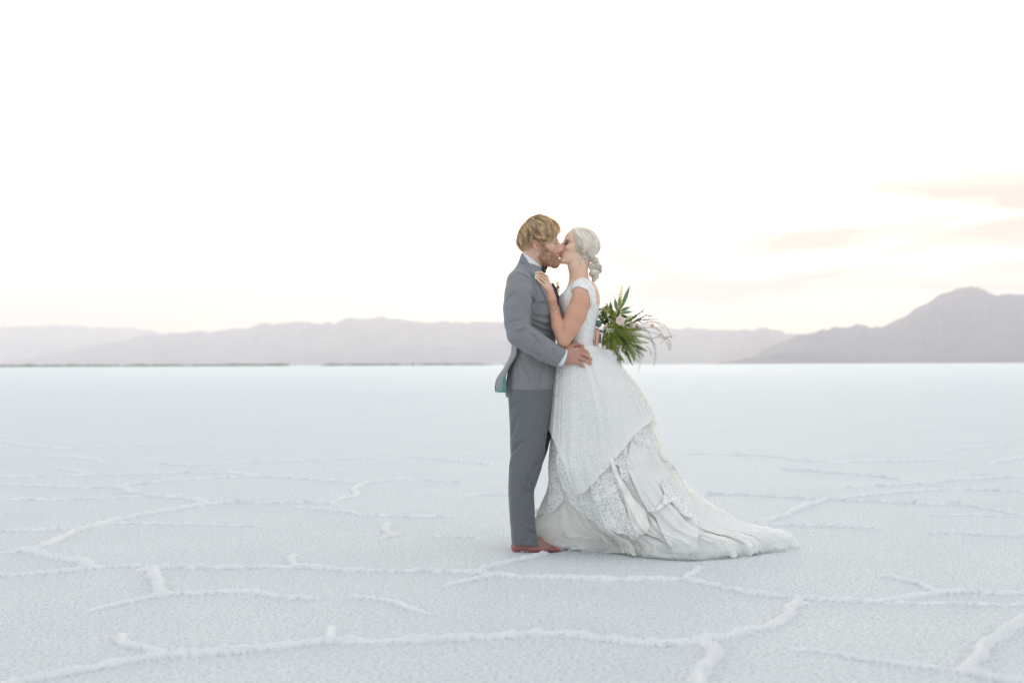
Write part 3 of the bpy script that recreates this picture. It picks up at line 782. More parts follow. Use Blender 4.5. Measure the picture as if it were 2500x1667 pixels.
# four sleeve buttons
for i in range(4):
    px, py = 1324 + i * 5.2, 881 + i * 3.1; y = surf_y(jbvh, px, py, -.22)
    n = Sculpt(P(px, py, y) - .012, P(px, py, y) + .012, .0012); n.ell(P(px, py, y - .002), (.0055, .0028, .0055), 0); V, Q = n.mesh(); mesh_obj("button", V, Q, simple_mat("horn button", (0.22, 0.2, 0.19), 0.35) if i == 0 else bpy.data.materials["horn button"], jacket)
# jacket tail kicked out behind, teal lining showing
def tail():
    nu, nv = 30, 44
    vs = np.linspace(0, 1, nv)
    Lft = bez([(1249,842),(1246,866),(1231,895),(1213,922),(1208,942),(1209,957)], nv)
    Rgt = bez([(1262,846),(1261,868),(1248,890),(1237,908),(1233,932),(1236,957)], nv)
    V = []
    for j in range(nv):
        for i in range(nu):
            a = i / (nu - 1); px = Lft[j, 0] + (Rgt[j, 0] - Lft[j, 0]) * a; py = Lft[j, 1] + (Rgt[j, 1] - Lft[j, 1]) * a
            # curls from the near vent edge round the back
            th = a * math.pi * 0.5
            Y = -0.02 - 0.115 * math.sin(th) + 0.008 * math.sin(vs[j] * 9 + a * 4)
            V.append(P(px, py + 1.5 * math.sin(a * 7) * vs[j] * 0, Y))
    V = np.array(V); g = V.reshape(nv, nu, 3)
    # far half of the tail
    far = g[:, ::-1].copy(); far[..., 1] = -0.04 - far[..., 1]; far = far[:, ::1]
    far = np.concatenate([g[:, :1], far[:, ::-1][:, 1:]], 1) if False else far
    idx = np.arange(nu * nv).reshape(nv, nu)
    Q = np.stack([idx[:-1, :-1], idx[1:, :-1], idx[1:, 1:], idx[:-1, 1:]], -1).reshape(-1, 4)
    V2 = far.reshape(-1, 3)
    allV = np.concatenate([V, V2]); allQ = np.concatenate([Q, Q + len(V)])
    o = mesh_obj("tail", allV, allQ, suit, jacket)
    s = o.modifiers.new("s", 'SOLIDIFY'); s.thickness = 0.004
    # lining folded outward at the bottom corner
    li = bez([(1234,914),(1224,928),(1212,941)], 14); lo = bez([(1236,958),(1222,958),(1210,957)], 14)
    V = []
    for i in range(14):
        for j in range(10):
            b = j / 9; px = li[i, 0] + (lo[i, 0] - li[i, 0]) * b; py = li[i, 1] + (lo[i, 1] - li[i, 1]) * b
            a = 1 - i / 13; V.append(P(px, py, -0.03 - 0.115 * math.sin(a * math.pi / 2) - 0.004 + 0.003 * math.sin(i * 1.1)))
    idx = np.arange(140).reshape(14, 10); Q = np.stack([idx[:-1, :-1], idx[1:, :-1], idx[1:, 1:], idx[:-1, 1:]], -1).reshape(-1, 4)
    o2 = mesh_obj("lining", np.array(V), Q, teal, jacket); s = o2.modifiers.new("s", 'SOLIDIFY'); s.thickness = 0.003
tail()

# shirt: collar and near cuff
Sh = Sculpt([P(1262, 600)[0], -.11, Zr(690)], [P(1345, 600)[0], .11, Zr(610)], .002)
Sh.cone(P(1296, 676, 0), P(1304, 618, 0), .070, .0625, 0)
pa, pb = P(1284, 622.5, 0), P(1325, 655, 0); dv = pb - pa; nrm = np.array([-dv[2], 0, dv[0]]); Sh.half(pa, nrm if nrm[2] > 0 else -nrm)
V1, Q1 = Sh.mesh()
shirt = mesh_obj("shirt", V1, Q1, cotton, groom)
Cf = Sculpt(P(1374, 871, -.185) - .09, P(1374, 871, -.185) + .09, .002)
a_, b_ = P(1355, 866, -.19), P(1379, 874, -.178); Cf.cone(a_, b_, .0495, .0475, 0)
n_ = b_ - a_; Cf.half(P(1377, 873, -.178), n_)
V2, Q2 = Cf.mesh()
mesh_obj("shirt_cuff", V2, Q2, cotton, groom)

# trousers
Tn = Sculpt([P(1225, 900)[0], -.21, Zr(1345, 1250) - .02], [P(1372, 900)[0], .21, Zr(950)], .0036)
near_rows = [(1336,1250,1322,-.095,.062),(1322,1249,1317,-.095,.064),(1300,1246.5,1312,-.095,.066),(1266,1244,1308,-.093,.066),(1214,1240.5,1305,-.09,.067),(1194,1239.5,1304,-.09,.068),(1177,1239.5,1309,-.09,.070),
    (1151,1240.5,1317,-.09,.073),(1130,1244,1322,-.088,.075),(1108,1247,1327,-.088,.078),(1065,1246.5,1333,-.087,.082),(1022,1245,1339,-.085,.085),(999,1243,1344,-.083,.086),(975,1240,1347,-.08,.088),(945,1240,1350,-.075,.085)]
Tn.loft(trows(near_rows), 0.0, 2.2)
far_rows = [(1325,1262,1302,.095,.055),(1266,1255,1300,.095,.058),(1200,1252,1302,.092,.062),(1170,1254,1311,.09,.066),(1139,1256,1323,.09,.07),(1102,1258,1337,.088,.076),(1050,1258,1352,.085,.082),(1022,1255,1354,.083,.085),(976,1250,1357,.08,.088),(945,1250,1356,.075,.085)]
Tn.loft(trows(far_rows), 0.02, 2.2)
zf = -.165
for q, a, w in (([(1303,1186,-.12),(1292,1176,zf),(1284,1160,zf)], .010, .009), ([(1305,1196,-.12),(1290,1200,zf),(1275,1188,zf)], .009, .009), ([(1326,1120,-.1),(1308,1136,zf),(1296,1160,zf),(1294,1182,zf)], .007, .008),
    ([(1315,1150,-.12),(1302,1150,zf),(1290,1168,zf)], -.007, .009), ([(1248,1000,-.12),(1258,985,zf),(1275,980,zf)], .005, .008), ([(1246,1075,-.13),(1256,1040,zf),(1268,1010,zf)], .006, .011),
    ([(1250,1110,-.14),(1262,1090,zf),(1282,1075,zf)], .006, .010), ([(1243,1150,-.13),(1250,1120,-.16),(1262,1100,zf)], -.005, .010), ([(1304,1284,-.12),(1290,1276,zf),(1280,1262,zf)], .007, .008),
    ([(1312,1296,-.12),(1298,1300,zf),(1288,1290,zf)], .008, .008), ([(1308,1290,-.12),(1296,1289,zf),(1286,1281,zf)], -.006, .008), ([(1296,1310,zf),(1290,1318,zf),(1276,1322,zf)], .004, .008), ([(1303,1230,-.12),(1294,1245,zf),(1290,1262,zf)], .004, .009)):
    st(Tn, q, a, w)
st(Tn, [(1289,978,-.175),(1288,1020,-.175),(1284,1090,-.168),(1275,1170,-.16),(1270,1250,-.16),(1272,1320,-.16)], .0028, .003)
Tn.noise(12, .007, 5, (1, 1, .6)); Tn.noise(40, .0006, 6)
pa, pb = P(1249, 1329, -.09), P(1317, 1318.5, -.09); dv = pb - pa; Tn.half(P(1283, 1328, -.09), (-.12, 0, -1))
V, Q = Tn.mesh(1); trousers = mesh_obj("trousers", V, Q, suit_t, groom)

# skin: head and neck
Hs = Sculpt([P(1262, 600)[0], -.115, Zr(672)], [P(1385, 600)[0], .115, Zr(535)], .0020)
GH.build(Hs)
Hs.chain([GH.W((-3.2, 0, -1.0)), P(1302, 632, 0), P(1296, 665, 0)], [.060, .0575, .06], .02, .01)
Hs.cone(GH.W((1.5, 0, -6)), P(1312, 645, 0), .035, .042, .025)
V, Q = Hs.mesh(1); l = GH.Lc(V)
T = np.ones((len(V), 3)); T = mix_tint(T, blob(l, (12, 0, -2), (2.2, 2, 2)) * .5, (1.0, .75, .75)); T = mix_tint(T, blob(l, (7, 5, -1.5), (3, 3, 3)) * .35, (1.05, .8, .8))
T = mix_tint(T, blob(l, (7, -5, -1.5), (3, 3, 3)) * .35, (1.05, .8, .8))
for sg in (1, -1):
    T = mix_tint(T, blob(l, (-1, 7.8 * sg, 0.5), (2.8, 2.2, 3.8)) * .5, (1.05, .66, .64)); T = mix_tint(T, blob(l, (-.6, 8.0 * sg, .6), (1.0, 1.2, 2.0)) * .6, (.55, .30, .28))  # reddish ears; the shade inside the bowls is painted into the tint
BEARD = [(1.6,1.6),(3.2,1.0),(4.4,-1.0),(6.4,-3.0),(8.4,-3.6),(9.4,-3.2),(12,-3.3),(12,-13),(3,-12),(0.0,-8.0),(-0.3,-5.0),(1.0,-2.7),(1.5,-0.5)]
bm_ = in_poly(l[:, 0], l[:, 2], BEARD) & ~((np.abs(l[:, 1]) < 2.3) & (l[:, 2] < -4.5) & (l[:, 2] > -6.5) & (l[:, 0] > 9.0))
T = mix_tint(T, bm_ * 0.7, (.72, .60, .52)); 
lips = (np.abs(l[:, 1]) < 2.4) & (l[:, 2] < -4.5) & (l[:, 2] > -6.5) & (l[:, 0] > 9.2); T = mix_tint(T, lips * .8, (.85, .52, .52))
T = mix_tint(T, blob(l, (10.7, 0, -2.9), (1.3, 1.8, .7)) * .55, (.5, .3, .3)); T = mix_tint(T, blob(l, (10.0, 0, -5.3), (1.5, 2.6, .28)) * .6, (.45, .25, .25))  # nostril and lip-parting shade painted as darker skin
neckm = np.clip((-6 - l[:, 2]) / 3, 0, 1); T = mix_tint(T, neckm * .5 * (~bm_), (.95, .80, .74))
headpart = (V, Q, T); GHV, GHQ = V, Q; ghbvh = bvh_of(V, Q)
# unseen trunk, limbs inside the clothes (one body)
Bd = Sculpt([P(1225, 900)[0], -.30, -.01], [P(1400, 900)[0], .32, Zr(640)], .009)
Bd.chain([P(1296, 655, 0), P(1296, 712, 0), P(1298, 800, 0), P(1298, 930, 0)], [.052, .075, .08, .09], .03, .05)
Bd.cone(P(1292, 705, -.10), P(1292, 705, .10), .045, .045, .03)
for sg in (-1, 1):
    Bd.chain([P(1298, 940, .08 * sg), P(1285, 1130, .09 * sg), P(1275, 1310, .093 * sg)], [.07, .05, .035], .03, .02)
Bd.chain([P(1268, 710, -.165), P(1264, 800, -.22), P(1268, 815, -.225), P(1375, 875, -.178)], [.045, .04, .04, .026], .02, .01)
Bd.chain([P(1280, 710, .16), P(1335, 800, .225), P(1438, 822, .10)], [.045, .038, .027], .02, .01)
V, Q = Bd.mesh(); bodypart = (V, Q, np.ones((len(V), 3)))
# near foot
Ft = Sculpt([P(1245, 1330)[0], -.17, -.02], [P(1378, 1330)[0] + .02, -.0, .16], .0022)
ft = lambda px, z, y: np.array([P(px, 1335, y)[0], y, z])
Ft.ell(ft(1262, .030, -.088), (.030, .030, .032), 0)
Ft.chain([ft(1278, .13, -.092), ft(1274, .06, -.09)], [.036, .036], .02)
Ft.chain([ft(1282, .062, -.090), ft(1310, .050, -.094), ft(1335, .026, -.098)], [.036, .032, .022], .02, .02)
Ft.chain([ft(1262, .026, -.085), ft(1300, .022, -.112), ft(1332, .018, -.118)], [.026, .022, .018], .015, .015)
Ft.chain([ft(1325, .026, -.07), ft(1345, .018, -.076)], [.022, .018], .015)
Ft.ell(ft(1335, .022, -.095), (.028, .042, .016), .012)
for i, (yy, xe, r) in enumerate(((-.066, 1368, .0115), (-.083, 1367, .0088), (-.097, 1363, .0083), (-.110, 1357, .008), (-.122, 1349, .0078))):
    Ft.chain([ft(xe - 16, .017, yy + .002), ft(xe - 7, .018, yy), ft(xe - 1, .0115, yy)], [r, r * 1.0, r * .95], .006, .003)
Ft.D = np.maximum(Ft.D, (.001 - Ft.ax[2])[None, None, :].astype(np.float32))
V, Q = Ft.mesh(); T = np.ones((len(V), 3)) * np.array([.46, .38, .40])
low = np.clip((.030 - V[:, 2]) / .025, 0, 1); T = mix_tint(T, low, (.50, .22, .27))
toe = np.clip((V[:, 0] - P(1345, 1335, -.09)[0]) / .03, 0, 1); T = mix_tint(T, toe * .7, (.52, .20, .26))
T *= (1 + .12 * vnoise(V[:, 0] * 90, V[:, 1] * 90, V[:, 2] * 90))[:, None]
footpart = (V, Q, T)
prts = []; r_ = np.random.default_rng(8)
for i in range(150):
    x = r_.uniform(1249, 1342); zc = abs(r_.normal(0, .010)) * (1.2 if i % 3 else .6); yy = -.088 - .034 * math.sin(min(1, max(0, (x - 1247) / 98)) * 2.4) - zc * -.3 - .002
    q = np.array([P(x, 1335, yy)[0], yy, .004 + zc]); a_ = r_.uniform(.0018, .0045); n8 = np.array([(sx, sy, sz) for sx in (-1, 1) for sy in (-1, 1) for sz in (-1, 1)]) * a_ * r_.uniform(.5, 1, (8, 3)) + q
    prts.append((n8, np.array([[0, 1, 3, 2], [4, 6, 7, 5], [0, 4, 5, 1], [2, 3, 7, 6], [0, 2, 6, 4], [1, 5, 7, 3]])))
V, Q, _ = join(prts); tag(mesh_obj("salt_crumbs", V, Q, simple_mat("salt grains", (.82, .84, .86), .6, .05, 200, .3, bstr=0)), "white salt crumbs clinging along the sole of the bare foot", kind='stuff')
# far foot, behind the skirt hem
Fo = Sculpt([P(1245, 1330)[0], .03, -.02], [P(1378, 1330)[0], .16, .14], .004)
Fo.chain([ft(1276, .10, .093), ft(1276, .04, .093)], [.034, .034], .01); Fo.chain([ft(1268, .03, .093), ft(1310, .03, .093), ft(1345, .016, .095)], [.03, .03, .018], .02, .02); Fo.ell(ft(1340, .016, .095), (.04, .04, .014), .01)
V, Q = Fo.mesh(); farfoot = (V, Q, np.ones((len(V), 3)) * .55)

# his hair
HP = [(860,340),(862,310),(845,285),(800,215),(720,145),(600,85),(520,80),(430,95),(350,155),(280,235),(228,320),(196,430),(186,520),(196,600),(225,660),(262,700),(310,690),(362,645),(425,600),(442,520),(470,478),(520,500),(560,540),(600,552),(640,545),(700,525),(742,495),(775,400),(820,375)]
HPX = [(1230 + x / 6.03, 510 + y / 6.03) for x, y in HP]
def to_px(w):
    w = np.asarray(w); d = w[..., 1] + D0; r = w - CAM
    u = r @ _R; v = r @ _U; return 1250 + u / d * F, HZ - v / d * F
hair_m = simple_mat("dark blond hair", (0.66, 0.48, 0.29), 0.45, 0.25, 40, 0.5, bstr=0, tint=True, transl=0.15)
Hb = Sculpt([P(1250, 600)[0], -.12, Zr(640)], [P(1380, 600)[0], .12, Zr(515)], .0025)
Hb.ell(GH.W((-1.0, 0, 6.0)), np.array((10.3, 8.0, 9.4)) * GH.c, 0, GH.rot)
gx, gz = Hb.ax[0], Hb.ax[2]; wx = np.stack(np.meshgrid(gx, gz, indexing='ij'), -1); pw = np.stack([wx[..., 0], 0 * wx[..., 0], wx[..., 1]], -1)
ppx, ppy = to_px(pw); ins = in_poly(ppx, ppy, HPX)
for _ in range(3):   # erode a little
    ins = ins & np.roll(ins, 1, 0) & np.roll(ins, -1, 0) & np.roll(ins, 1, 1) & np.roll(ins, -1, 1)
Hb.D = np.maximum(Hb.D, np.where(ins, -.004, .004).astype(np.float32)[:, None, :])
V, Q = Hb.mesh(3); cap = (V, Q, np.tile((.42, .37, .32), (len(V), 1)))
def flow_hair(H, nl, per, crown, cen, rad, poly, lens, seed, K_=10, grow=1.0, up=1.0, jit=.07):
    """locks of hair fanning out from the crown; strands of one lock run together and close up at the tip"""
    r = np.random.default_rng(seed); crown = np.array(crown, float); crown /= np.linalg.norm(crown)
    a = np.cross(crown, (0, 1, 0)); a /= np.linalg.norm(a); b = np.cross(crown, a); n = nl * per
    R_ = lambda lo, hi: np.repeat(r.uniform(lo, hi, nl), per)
    phi = R_(0, 2 * math.pi); rho0 = np.repeat(np.sqrt(r.uniform(0, 1, nl)) * 2.4, per)
    ln = R_(*lens) * r.uniform(.85, 1.1, n); lift0 = R_(.0, .045) * up; lift1 = R_(.01, .15) * up
    wob = np.repeat(r.normal(0, .20, nl), per); fr = R_(1.5, 4); ph = R_(0, 6.28); j1 = r.normal(0, jit, n); j2 = r.normal(0, jit, n); j3 = r.normal(0, .012, n)
    curls = []
    for k in range(K_):
        s = k / (K_ - 1); cl_ = 1 - .65 * s; rho = rho0 + ln * s + j2 * cl_; p = phi + (wob * s + j1 * cl_ + .06 * np.sin(fr * s * 3 + ph) * (0.3 + s)) / np.maximum(np.sin(np.clip(rho, .3, 2.8)), .35)
        d = np.cos(rho)[:, None] * crown + np.sin(rho)[:, None] * (np.cos(p)[:, None] * a + np.sin(p)[:, None] * b)
        lf = lift0 + (lift1 - lift0) * np.sin(s * 2.2) + .015 * np.sin(fr * s * 5 + ph) + j3
        front = np.clip(d[:, 0], 0, 1) * np.clip(d[:, 2] + .1, 0, 1) * .55 + np.clip(d[:, 2], 0, 1) * .08
        curls.append(H.W(np.array(cen) + np.array(rad) * d * (1 + lf + front * grow * s * .35)[:, None]))
    c = np.stack(curls, 1); tone = np.clip(np.repeat(r.normal(1.05, .30, nl), per) + r.normal(0, .26, n), .25, 2.0)
    if poly is not None:
        ok = np.ones(n, bool)
        for k in (0, K_ // 2, K_ - 1):
            x, y = to_px(c[:, k]); ok &= in_poly(x + r.normal(0, 1.0, n), y + r.normal(0, 1.0, n), poly)
        c = c[ok]; tone = tone[ok]
    return c, tone
cv, tone = flow_hair(GH, 900, 16, (-.33, -.12, .93), (-1.0, 0, 6.0), (10.3, 8.1, 9.5), HPX, (.35, .95), 3)
big = [(1317 + (x - 1317) * 1.035, 590 + (y - 590) * 1.065) for x, y in HPX]
cv2, tone2 = flow_hair(GH, 260, 5, (-.33, -.12, .93), (-1.0, 0, 6.0), (10.8, 8.5, 10.0), big, (.5, 1.1), 13)
rad_ = np.concatenate([np.random.default_rng(1).uniform(.0007, .0014, len(cv)), np.full(len(cv2), .0005)]); cv = np.concatenate([cv, cv2]); tone = np.concatenate([tone, tone2])
V, Q = strands(cv, rad_, .2)
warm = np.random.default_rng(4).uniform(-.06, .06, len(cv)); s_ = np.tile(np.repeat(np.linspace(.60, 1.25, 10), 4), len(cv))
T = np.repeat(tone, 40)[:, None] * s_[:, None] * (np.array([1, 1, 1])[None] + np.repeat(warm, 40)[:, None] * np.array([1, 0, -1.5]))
V, Q, T = join([cap, (V, Q, T)]); hair = mesh_obj("hair", V, Q, hair_m, groom, color=T)
# beard
def sample_surface(V, Q, keep, n, seed):
    r = np.random.default_rng(seed); f = Q[keep[Q].all(1)]
    f = f[r.integers(0, len(f), n)]; w = r.dirichlet((1, 1, 1, 1), n); p = (V[f] * w[..., None]).sum(1)
    nn = np.cross(V[f[:, 1]] - V[f[:, 0]], V[f[:, 3]] - V[f[:, 0]]); nn /= np.linalg.norm(nn, axis=1)[:, None] + 1e-12
    return p, nn
def shortfur(V, Q, keep, n, length, direc, spread, rad, seed, K_=4, curl=.3):
    p, nn = sample_surface(V, Q, keep, n, seed); r = np.random.default_rng(seed + 1)
    d = nn * .8 + np.asarray(direc)[None] + r.normal(0, spread, (n, 3)); d /= np.linalg.norm(d, axis=1)[:, None]
    L_ = r.uniform(.5, 1, n) * length; c = []
    bend = r.normal(0, curl, (n, 3))
    for k in range(K_):
        s = k / (K_ - 1); c.append(p - nn * .001 + d * (L_ * s)[:, None] + bend * (L_ * s * s)[:, None])
    return np.stack(c, 1)
fwd, dn = GH.M[:, 0], np.array([0, 0, -1.0])
cv = shortfur(GHV, GHQ, bm_, 4600, .008, fwd * .25 + dn * .7, .28, .001, 11)
ll = GH.Lc(cv[:, 0]); keep = ~((ll[:, 2] > -1.5) & (np.random.default_rng(5).uniform(0, 1, len(ll)) < .4)); cv = cv[keep]; ll = ll[keep]
short = np.where((ll[:, 0] > 8.5) & (ll[:, 2] > -5.2), .45, 1.0); cv = cv[:, :1] + (cv - cv[:, :1]) * short[:, None, None]
V, Q = strands(cv, np.random.default_rng(6).uniform(.0006, .0011, len(cv)), .3)
b0 = cv[:, 0]; T = np.repeat(np.clip(np.random.default_rng(7).uniform(.6, 1.3, len(cv)) + .35 * vnoise(b0[:, 0] * 110, b0[:, 1] * 110, b0[:, 2] * 110), .3, 1.7), 16)[:, None] * np.ones(3)
beard = mesh_obj("beard", V, Q, simple_mat("light brown beard", (0.62, 0.40, 0.26), 0.6, 0.2, 60, 0.3, bstr=0, tint=True), groom, color=T)
# brow and lash of the near eye
def arc_hairs(H, pts, n, ln, dr, rad, seed, jit=.08):
    r = np.random.default_rng(seed); p = bez(pts, n); c = []
    for i in range(n):
        b = p[i] + r.normal(0, jit, 3); d = np.array(dr) + r.normal(0, .2, 3)
        c.append([H.W(b + d * ln * s) for s in (0, .5, 1)])
    return strands(np.array(c), rad, .4)
def brows_lashes(H, par, brow_m, lash_m, dense, seed, bw=.0006):
    for sg in (-1, 1):
        V, Q = arc_hairs(H, [(9.0, 1.2 * sg, 3.2), (8.9, 2.6 * sg, 3.75), (7.9, 4.4 * sg, 3.5)], 80, .7, (-.3, .6 * sg, .3), bw, seed)
        mesh_obj("eyebrow", V, Q, brow_m, par)
        a = arc_hairs(H, [(8.45, 2.0 * sg, 1.25), (8.6, 3.2 * sg, 1.05), (7.9, 4.5 * sg, 1.3)], 40, .5 * dense, (.9, .15 * sg, -.3), .0005 * dense, seed + 1, .03)
        b = tube(bez([H.W((8.40, 1.9 * sg, 1.3)), H.W((8.60, 3.2 * sg, 1.1)), H.W((7.85, 4.6 * sg, 1.35))], 10), .0007 * dense)
        V, Q, T = join([a, b]); mesh_obj("eyelashes", V, Q, lash_m, par)
brow_m = simple_mat("brow hair", (0.24, 0.14, 0.08), 0.6); lash_m = simple_mat("lash hair", (0.05, 0.03, 0.02), 0.6)
brows_lashes(GH, groom, brow_m, lash_m, 1.0, 21)
# bow tie
Bt = Sculpt(P(1327, 660, -.01) - .06, P(1327, 660, -.01) + .06, .0018)
for sg in (-1, 1):
    Bt.chain([P(1329, 660, -.004 * 0), P(1328, 658, -.030 * 1) if sg < 0 else P(1330, 658, .03)], [.008, .019], .004, flat=((1, 0, .25), .4))
    Bt.cone(P(1329, 660, .012 * sg), P(1327, 656, .052 * sg), .010, .018, .004, flat=((1, 0, .25), .38))
Bt.ell(P(1330, 660, 0), (.009, .009, .011), .002)
Bt.cone(P(1327, 661, -.035), P(1334, 654, -.02), .010, .006, .003)
V, Q = Bt.mesh(); mesh_obj("bow_tie", V, Q, black, groom)
# ------------------------------------------------------------------ bride
bride = bpy.data.objects.new("person", None)
BH = Head(P(1413.5, 611, .030), .97, math.radians(191), math.radians(14), math.radians(3), True)
Bs = Sculpt([P(1298, 600)[0], -.26, Zr(868, 1400)], [P(1472, 600)[0], .20, Zr(548, 1400)], .0024)
BH.build(Bs)
Bs.chain([BH.W((-3.0, 0, -1.5)), P(1412, 655, .005), P(1414, 690, .0)], [.052, .0475, .056], .022, .012)
Bs.cone(BH.W((1.5, 0, -5.5)), P(1405, 652, .005), .030, .036, .022)
tors = [(880,1374,1458,0,.135),(857,1382,1452,0,.122),(838,1385,1446,0,.118),(812,1381,1449,0,.122),(785,1375,1455,0,.132),(760,1369,1461,0,.138),(738,1367,1464.5,0,.142),(722,1371,1464,0,.140),(710,1378,1461,0,.130),(698,1386,1456,0,.105),(688,1394,1449,0,.07)]
Bs.loft(trows(tors), .022, 2.15)
Bs.cone(P(1415, 700, -.125), P(1415, 700, .125), .042, .042, .03)
# near arm, folded up to his chest
def jy(px, py, r): return surf_y(jbvh, px, py, -.15) - r
UA = [P(1421, 712, -.148), P(1419, 735, -.165), P(1406, 768, -.178), P(1392, 800, -.185), P(1377, 831, -.19)]
Bs.chain(UA, [.047, .0525, .054, .047, .0365], .02, .012)
fy = [-.19, min(-.175, jy(1362, 797, .034)), jy(1353.5, 758, .027), jy(1347, 732, .024)]
FAB = [P(1376, 830, fy[0]), P(1363, 796, fy[1]), P(1353.5, 758, fy[2]), P(1347, 731, fy[3])]
Bs.chain(FAB, [.037, .0345, .0265, .0235], .004, .012)
def hand_pt(px, py, r, bv=None): return P(px, py, jy(px, py, r))
wr = FAB[-1]
pal = [hand_pt(1342, 712, .016), hand_pt(1339, 700, .015)]
Bs.chain([wr, pal[0]], [.0235, .021], .012, .012)
KN = [(1334, 676), (1334, 683.5), (1331.5, 691), (1328.5, 698)]
kn = [hand_pt(a, b, .013) for a, b in KN]
for k_ in kn: Bs.chain([pal[0], k_], [.018, .0118], .008, .008, flat=((0, 1, 0), .8))
FG = [[KN[0], (1321.5, 666), (1314, 665.5), (1308, 666.5)], [KN[1], (1323, 673.5), (1315, 671.5), (1308.5, 671.8)], [KN[2], (1322, 681), (1314.5, 676.5), (1307.5, 675)], [KN[3], (1319, 689), (1312.5, 682.5), (1307, 679)]]
for i, f in enumerate(FG):
    r = [.0100, .0080, .0072, .0062] if i < 3 else [.0090, .0073, .0066, .0057]
    p = [hand_pt(a, b, rr + (.010 if j == 1 else .003)) for j, ((a, b), rr) in enumerate(zip(f, r))]
    Bs.chain(p, r, .002, .001)
for q in ([(1333,679.5),(1322,670),(1312,668.8)], [(1332,687),(1322,677),(1313,673.6)], [(1329.5,694.5),(1320,684.5),(1312,679)]): Bs.stroke([P(a, b, Bs.top_y(a, b, -.17)) for a, b in q], .006, .0032)
Bs.stroke([P(1379, 815, -.22), P(1378, 800, -.21), P(1376, 790, -.2)], .004, .005)
V, Q = Bs.mesh(1); l = BH.Lc(V)
T = np.ones((len(V), 3))
for sg in (1, -1):
    T = mix_tint(T, blob(l, (8.0, 3.4 * sg, 2.15), (3.0, 2.7, 1.8)) * .95, (.36, .28, .28))
    T = mix_tint(T, blob(l, (8.6, 3.3 * sg, 1.3), (1.6, 2.4, .65)) * .95, (.10, .07, .07))
    T = mix_tint(T, blob(l, (6.0, 5.0 * sg, -1.5), (4.2, 3.0, 3.0)) * .3, (1.0, .86, .84))
T = mix_tint(T, ((np.abs(l[:, 1]) < 2.2) & (l[:, 2] < -4.4) & (l[:, 2] > -6.5) & (l[:, 0] > 9.1)) * .8, (.85, .52, .52))
px_, py_ = to_px(V)
armm = np.clip((py_ - 690) / 25, 0, 1) * (V[:, 1] < -.1); T = mix_tint(T, armm * .9, (.80, .62, .54))
T = mix_tint(T, np.clip((py_ - 640) / 30, 0, 1) * (1 - armm) * .5, (.88, .78, .72))
for f in FG:
    t_ = hand_pt(*f[-1], .009); dd = np.linalg.norm(V - t_, axis=1); T = mix_tint(T, (dd < .0085) * (V[:, 0] < t_[0] + .0015), (.60, 1.35, 1.5))
bs_part = (V, Q, T); BV, BQ = V, Q; bbvh = bvh_of(V, Q)
Bl = Sculpt([P(1340, 900)[0], -.2, -.01], [P(1480, 900)[0], .2, Zr(862)], .01)
Bl.loft([(Zr(960), Xr(1372), Xr(1470), 0, .16), (Zr(862), Xr(1382), Xr(1452), 0, .12)], 0)
for sg in (-1, 1): Bl.chain([P(1418, 940, .04 + .07 * sg), P(1430, 1120, .09 + .06 * sg), P(1455, 1290, .12 + .06 * sg), np.array([P(1440, 1330, .12 + .06 * sg)[0], .12 + .06 * sg, .03])], [.085, .055, .032, .026], .03, .02)
Bl.chain([P(1425, 712, .13), P(1450, 790, .21), P(1455, 830, .15)], [.045, .034, .024], .02, .02)
V, Q = Bl.mesh(); bl_part = (V, Q, np.ones((len(V), 3)))

# fabrics
def lace_mat(name, col, holes=True, sc1=75, thr=0.5, transl=.2, base=.62, under=.86):
    m, t, b, out = new_mat(name)
    tcn = N('ShaderNodeTexCoord', t); v = tcn.outputs['Object']
    nw = N('ShaderNodeTexNoise', t); nw.inputs['Scale'].default_value = sc1 * .5; nw.inputs['Detail'].default_value = 2; L(v, nw.inputs['Vector'], t)
    mx = N('ShaderNodeMix', t, data_type='VECTOR'); mx.inputs[0].default_value = 0.018; L(v, mx.inputs[4], t); L(nw.outputs['Color'], mx.inputs[5], t)
    vo = N('ShaderNodeTexVoronoi', t, feature='DISTANCE_TO_EDGE'); vo.inputs['Scale'].default_value = sc1; L(mx.outputs[1], vo.inputs['Vector'], t)
    thread = ramp(vo.outputs['Distance'], [(0.0, 1.0), (0.10, 1.0), (0.22, 0.0)], t)
    n2 = noise_node(t, sc1 * .30, 3, .6, v); motif = ramp(n2, [(0.0, 0.0), (thr - .05, 0.0), (thr + .05, 1.0)], t)
    pat = mathn('MAXIMUM', mathn('MULTIPLY', thread, .9 if base > .3 else .25, t), motif, t)
    c = mixc(pat, tuple(a * under for a in col), col, t)
    L(c, b.inputs['Base Color'], t); b.inputs['Roughness'].default_value = .8; b.inputs['Specular IOR Level'].default_value = .15
    bump(t, b, pat, .15, .0008)
    tr = N('ShaderNodeBsdfTranslucent', t); L(c, tr.inputs[0], t)
    ms = N('ShaderNodeMixShader', t); ms.inputs[0].default_value = transl; L(b.outputs[0], ms.inputs[1], t); L(tr.outputs[0], ms.inputs[2], t)
    last = ms.outputs[0]
    if holes:
        tp = N('ShaderNodeBsdfTransparent', t); m2 = N('ShaderNodeMixShader', t)
        L(mathn('MULTIPLY_ADD', pat, (1.0 - base) if base > .3 else .5, t), m2.inputs[0], t); m2.inputs[0].links[0].from_node.inputs[2].default_value = base - .01
        L(tp.outputs[0], m2.inputs[1], t); L(last, m2.inputs[2], t); last = m2.outputs[0]
    L(last, out.inputs[0], t); return m
